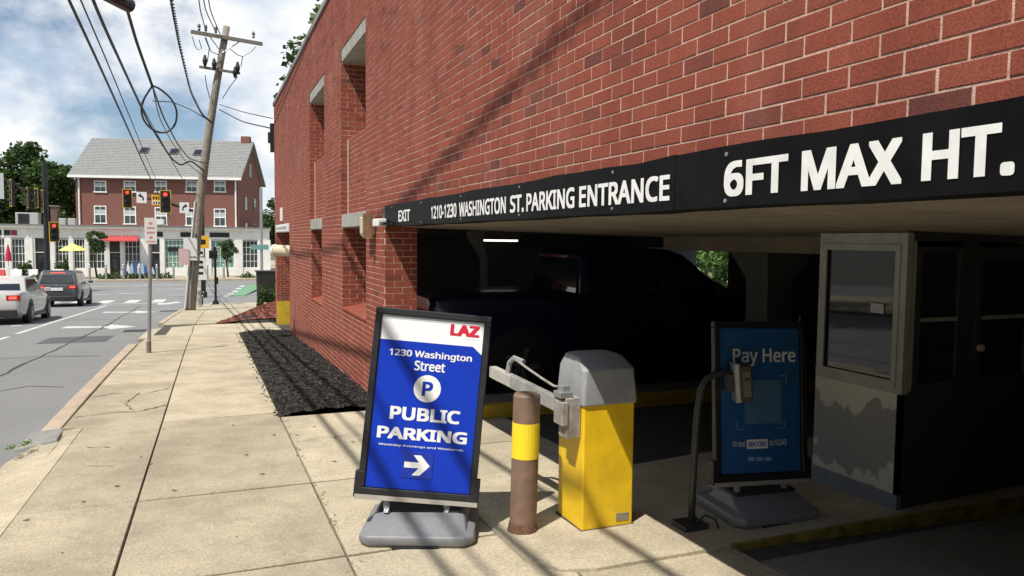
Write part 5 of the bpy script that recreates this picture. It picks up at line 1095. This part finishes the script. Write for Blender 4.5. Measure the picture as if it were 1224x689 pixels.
# trees
tree('dark green tree with the tallest crown left of the brick building', (ony(40, 268, 104).x, 104, GRD-.1), ony(40, 171, 104).z-GRD, 4.0, 5.4, DL, 9000, .55, .35, 'trees behind the low shops', seed=21, stems=8)
tree('dark green tree at the left end behind the low shops', (ony(4, 268, 106).x, 106, GRD-.1), ony(8, 183, 106).z-GRD, 4.2, 4.6, DL, 8000, .55, .35, 'trees behind the low shops', seed=22, stems=8)
tree('mid green tree leaning against the brick building from behind', (ony(72, 268, 101).x, 101, GRD-.1), ony(72, 188, 101).z-GRD, 3.2, 4.2, DL, 7000, .5, .3, 'trees behind the low shops', seed=23, stems=7)
tree('dark tree far left behind the shop roofs', (ony(-30, 268, 108).x, 108, GRD-.1), 10.5, 4.2, 4.2, DL, 6000, .55, .35, 'trees behind the low shops', seed=24, stems=7)
tree('dark tree glimpsed between the brick building and the garage', (ony(326, 268, 112).x+1.5, 112, GRD-.1), 10.0, 3.4, 4.0, DL, 6000, .55, .3, seed=25, stems=7)
def street_tree(label, u0, u1, vt, y, seed, m_=ML):
    a, b = ony(u0, 300, y), ony(u1, 300, y); r = (b.x-a.x)/2; return tree(label, ((a.x+b.x)/2, y, GRD), ony((u0+u1)/2, vt, y).z-GRD, r, r*1.25, m_, 2200, .2, .09, 'young street trees in front of the shops', seed=seed, stems=5)
street_tree('leafy young street tree beside the yellow parasol', 103, 128, 275, 82, 31, DL); street_tree('small round street tree right of the pedestrian pole', 261, 284, 286, 82, 32, DL)
# shop-front furniture
def parasol(label, u, v0, v1, vb, y, r, m_, closed=False):
    p = ony(u, vb, y); t = thing('parasol', label, 'parasol', loc=(p.x, y, GRD)); zt, zl = ony(u, v0, y).z-GRD, ony(u, v1, y).z-GRD
    m = MB(); m.cyl((0, 0, 0), (0, 0, zt), .04, 8); m.build('pole', WHITE, t); m = MB(); m.cyl((0, 0, 0), (0, 0, .12), .35, 12); m.build('base', CONC_G, t); m = MB()
    m.tube([(0, 0, zl-.02), (0, 0, zl), (0, 0, zl+(zt-zl)*.45), (0, 0, zt)], [r*.98, r, r*(.62 if not closed else .8), .03], 10); m.build('canopy', m_, t)
parasol('open yellow parasol in front of the shops', 88, 291.5, 299.5, 322, 81.5, 1.2, mat('parasol_yellow', (.72, .74, .18), .8, .05, 3)); parasol('closed red parasol at the left end of the shops', 10.5, 292, 312, 326, 81.5, .26, mat('parasol_red', (.45, .02, .06), .8, .05, 3), True)
for i, (zx, nm) in enumerate(((385, 'left of the open yellow parasol tree'), (455, 'beside the street tree trunk'), (530, 'left of the blue display'), (600, 'in front of the blue and white display'), (673, 'in front of the dark shop doorway'), (745, 'in front of the mint curtained window'), (890, 'behind the orange sign cluster'), (960, 'beside the small round street tree'))):
    y = 78.6; p = ony(zx/3.588, 330, y); t = thing('street_bollard', f'slim grey steel bollard at the far kerb, {nm}', 'bollard', 'bollards along the far kerb', (p.x, y, GRD-.01)); h = 1.45
    m = MB(); m.tube([(0, 0, 0), (0, 0, h-.06), (0, 0, h)], [.1, .1, .05], 10); m.build('post', GALV, t); m = MB(); m.cyl((0, 0, h*.8), (0, 0, h*.86), .104, 10); m.build('band', WHITE, t)
t = thing('window_display', 'blue and white bunting display in front of the shop', 'display', loc=(px(590), YF-.9, GRD)); BLU = mat('bunting_blue', (.04, .10, .30), .8)
for i in range(9):
    m = MB(); x = -1.3+i*.32; h = 1.55-.12*abs(i-3)+.2*(i % 2); m.prism([(x, .1), (x+.34, .1), (x+.3, h*.6), (x+.17, h), (x+.02, h*.7)], lambda a, b, hh: (a, hh, b), -.1+.05*(i % 3), .1+.05*(i % 3)); m.build('pennant', (BLU, WHITE, mat('bunting_pale', (.35, .5, .62), .8))[i % 3], t)
MB().box(-1.4, 1.6, -.12, .25, 0, .14).build('trough', WHITE, t)
def board(label, u, v0, v1, w, m_, y=80.5):
    p = ony(u, v1, y); t = thing('sandwich_board', label, 'sign', loc=(p.x, y, GRD)); h = .95
    for sgn in (-1, 1): m = MB(); m.obox((0, sgn*.2, h/2), w, .04, h, (sgn*.32, 0, 0)); m.build('panel', m_, t)
board('white sandwich board beside the closed red parasol', 20, 315, 326, .8, WHITE); board('red sandwich board at the left edge of the far sidewalk', 1.5, 316, 326, .6, mat('board_red', (.5, .04, .05), .6)); board('small white sandwich board left of the signal pole base', 40, 316, 326, .7, WHITE); board('white cafe board behind the SUV roof', 69.5, 310, 322, .9, WHITE)
for k, (u, lb) in enumerate(((46, 'by the tall signal pole base'), (126.5, 'under the left half of the red awning'), (137, 'under the right half of the red awning'), (154, 'left end of the blue display'), (163, 'before the blue display'), (171, 'right end of the blue display'), (186, 'before the dark shop doorway'), (199, 'below the mint curtained window'), (296, 'past the small round street tree'))):
    p = ony(u, 330, 80.2); bush(f'low green shrub at the far kerb, {lb}', (p.x, 80.2+(k % 2)*.2, GRD-.02), .62, .55, ML, 260, .1, 50+k, 'low_shrub', 'low shrubs along the far kerb')
for u, lb in ((31, 'dark potted shrub by the shop door near the red parasol'), (75, 'green potted shrub under the yellow parasol')): p = ony(u, 322, 83); bush(lb, (p.x, 83, GRD-.02), .75, 1.5, DL, 700, .13, u)
# street sign on a pole and lamp post right of the shops
p = ony(313, 330, 72); t = thing('street_name_post', 'grey post with a green street name sign before the garage corner', 'sign post', loc=(p.x, 72, gz(72)-.14)); m = MB(); zt = ony(313, 225, 72).z-(gz(72)-.14); m.cyl((0, 0, 0), (0, 0, zt), .13, 10); m.build('post', GALV, t); zz = ony(313, 296, 72).z-(gz(72)-.14); MB().box(-.9, .6, -.2, -.14, zz-.2, zz+.25).build('name_plate', mat('sign_green', (.15, .3, .28), .5), t)

# ================================================================== ACROSS THE STREET (outside the picture, placed to cut low sky light, seen only in reflections)
ob = thing('opposite_building', 'red brick row building across the street from the garage', 'building', loc=(-20, 0, 0))
MB().box(-9, 0, -34, 8, -1.2, 9.0).build('wall', BRF, ob); MB().box(-9.2, .25, -34.2, 8.2, 9.0, 9.5).build('parapet', LINT, ob)
for fl in range(3):
    for i in range(13):
        w = MB(); y = -31.5+i*3; w.box(-.05, .04, y-.6, y+.6, .9+fl*2.8, 2.6+fl*2.8); wo_ = w.build('window', STW, ob); MB().box(.04, .06, y-.5, y+.5, 1.0+fl*2.8, 2.5+fl*2.8).build('pane', SHG, wo_)
for i, (x, y) in enumerate(((-15.5, -22), (-15.8, -12), (-15.4, -3), (-15.8, 6), (-16.5, 14), (-18, 22), (-19, 31), (-21, 40))):
    tree(('tall', 'broad', 'dense', 'leaning', 'full', 'rounded', 'dark', 'spreading')[i]+' green street tree on the sidewalk opposite the garage', (x, y, gz(y)), 10.5+(i % 3), 3.9, 4.2, DL, 5200, .5, .28, 'street trees opposite the garage', seed=70+i, stems=7)
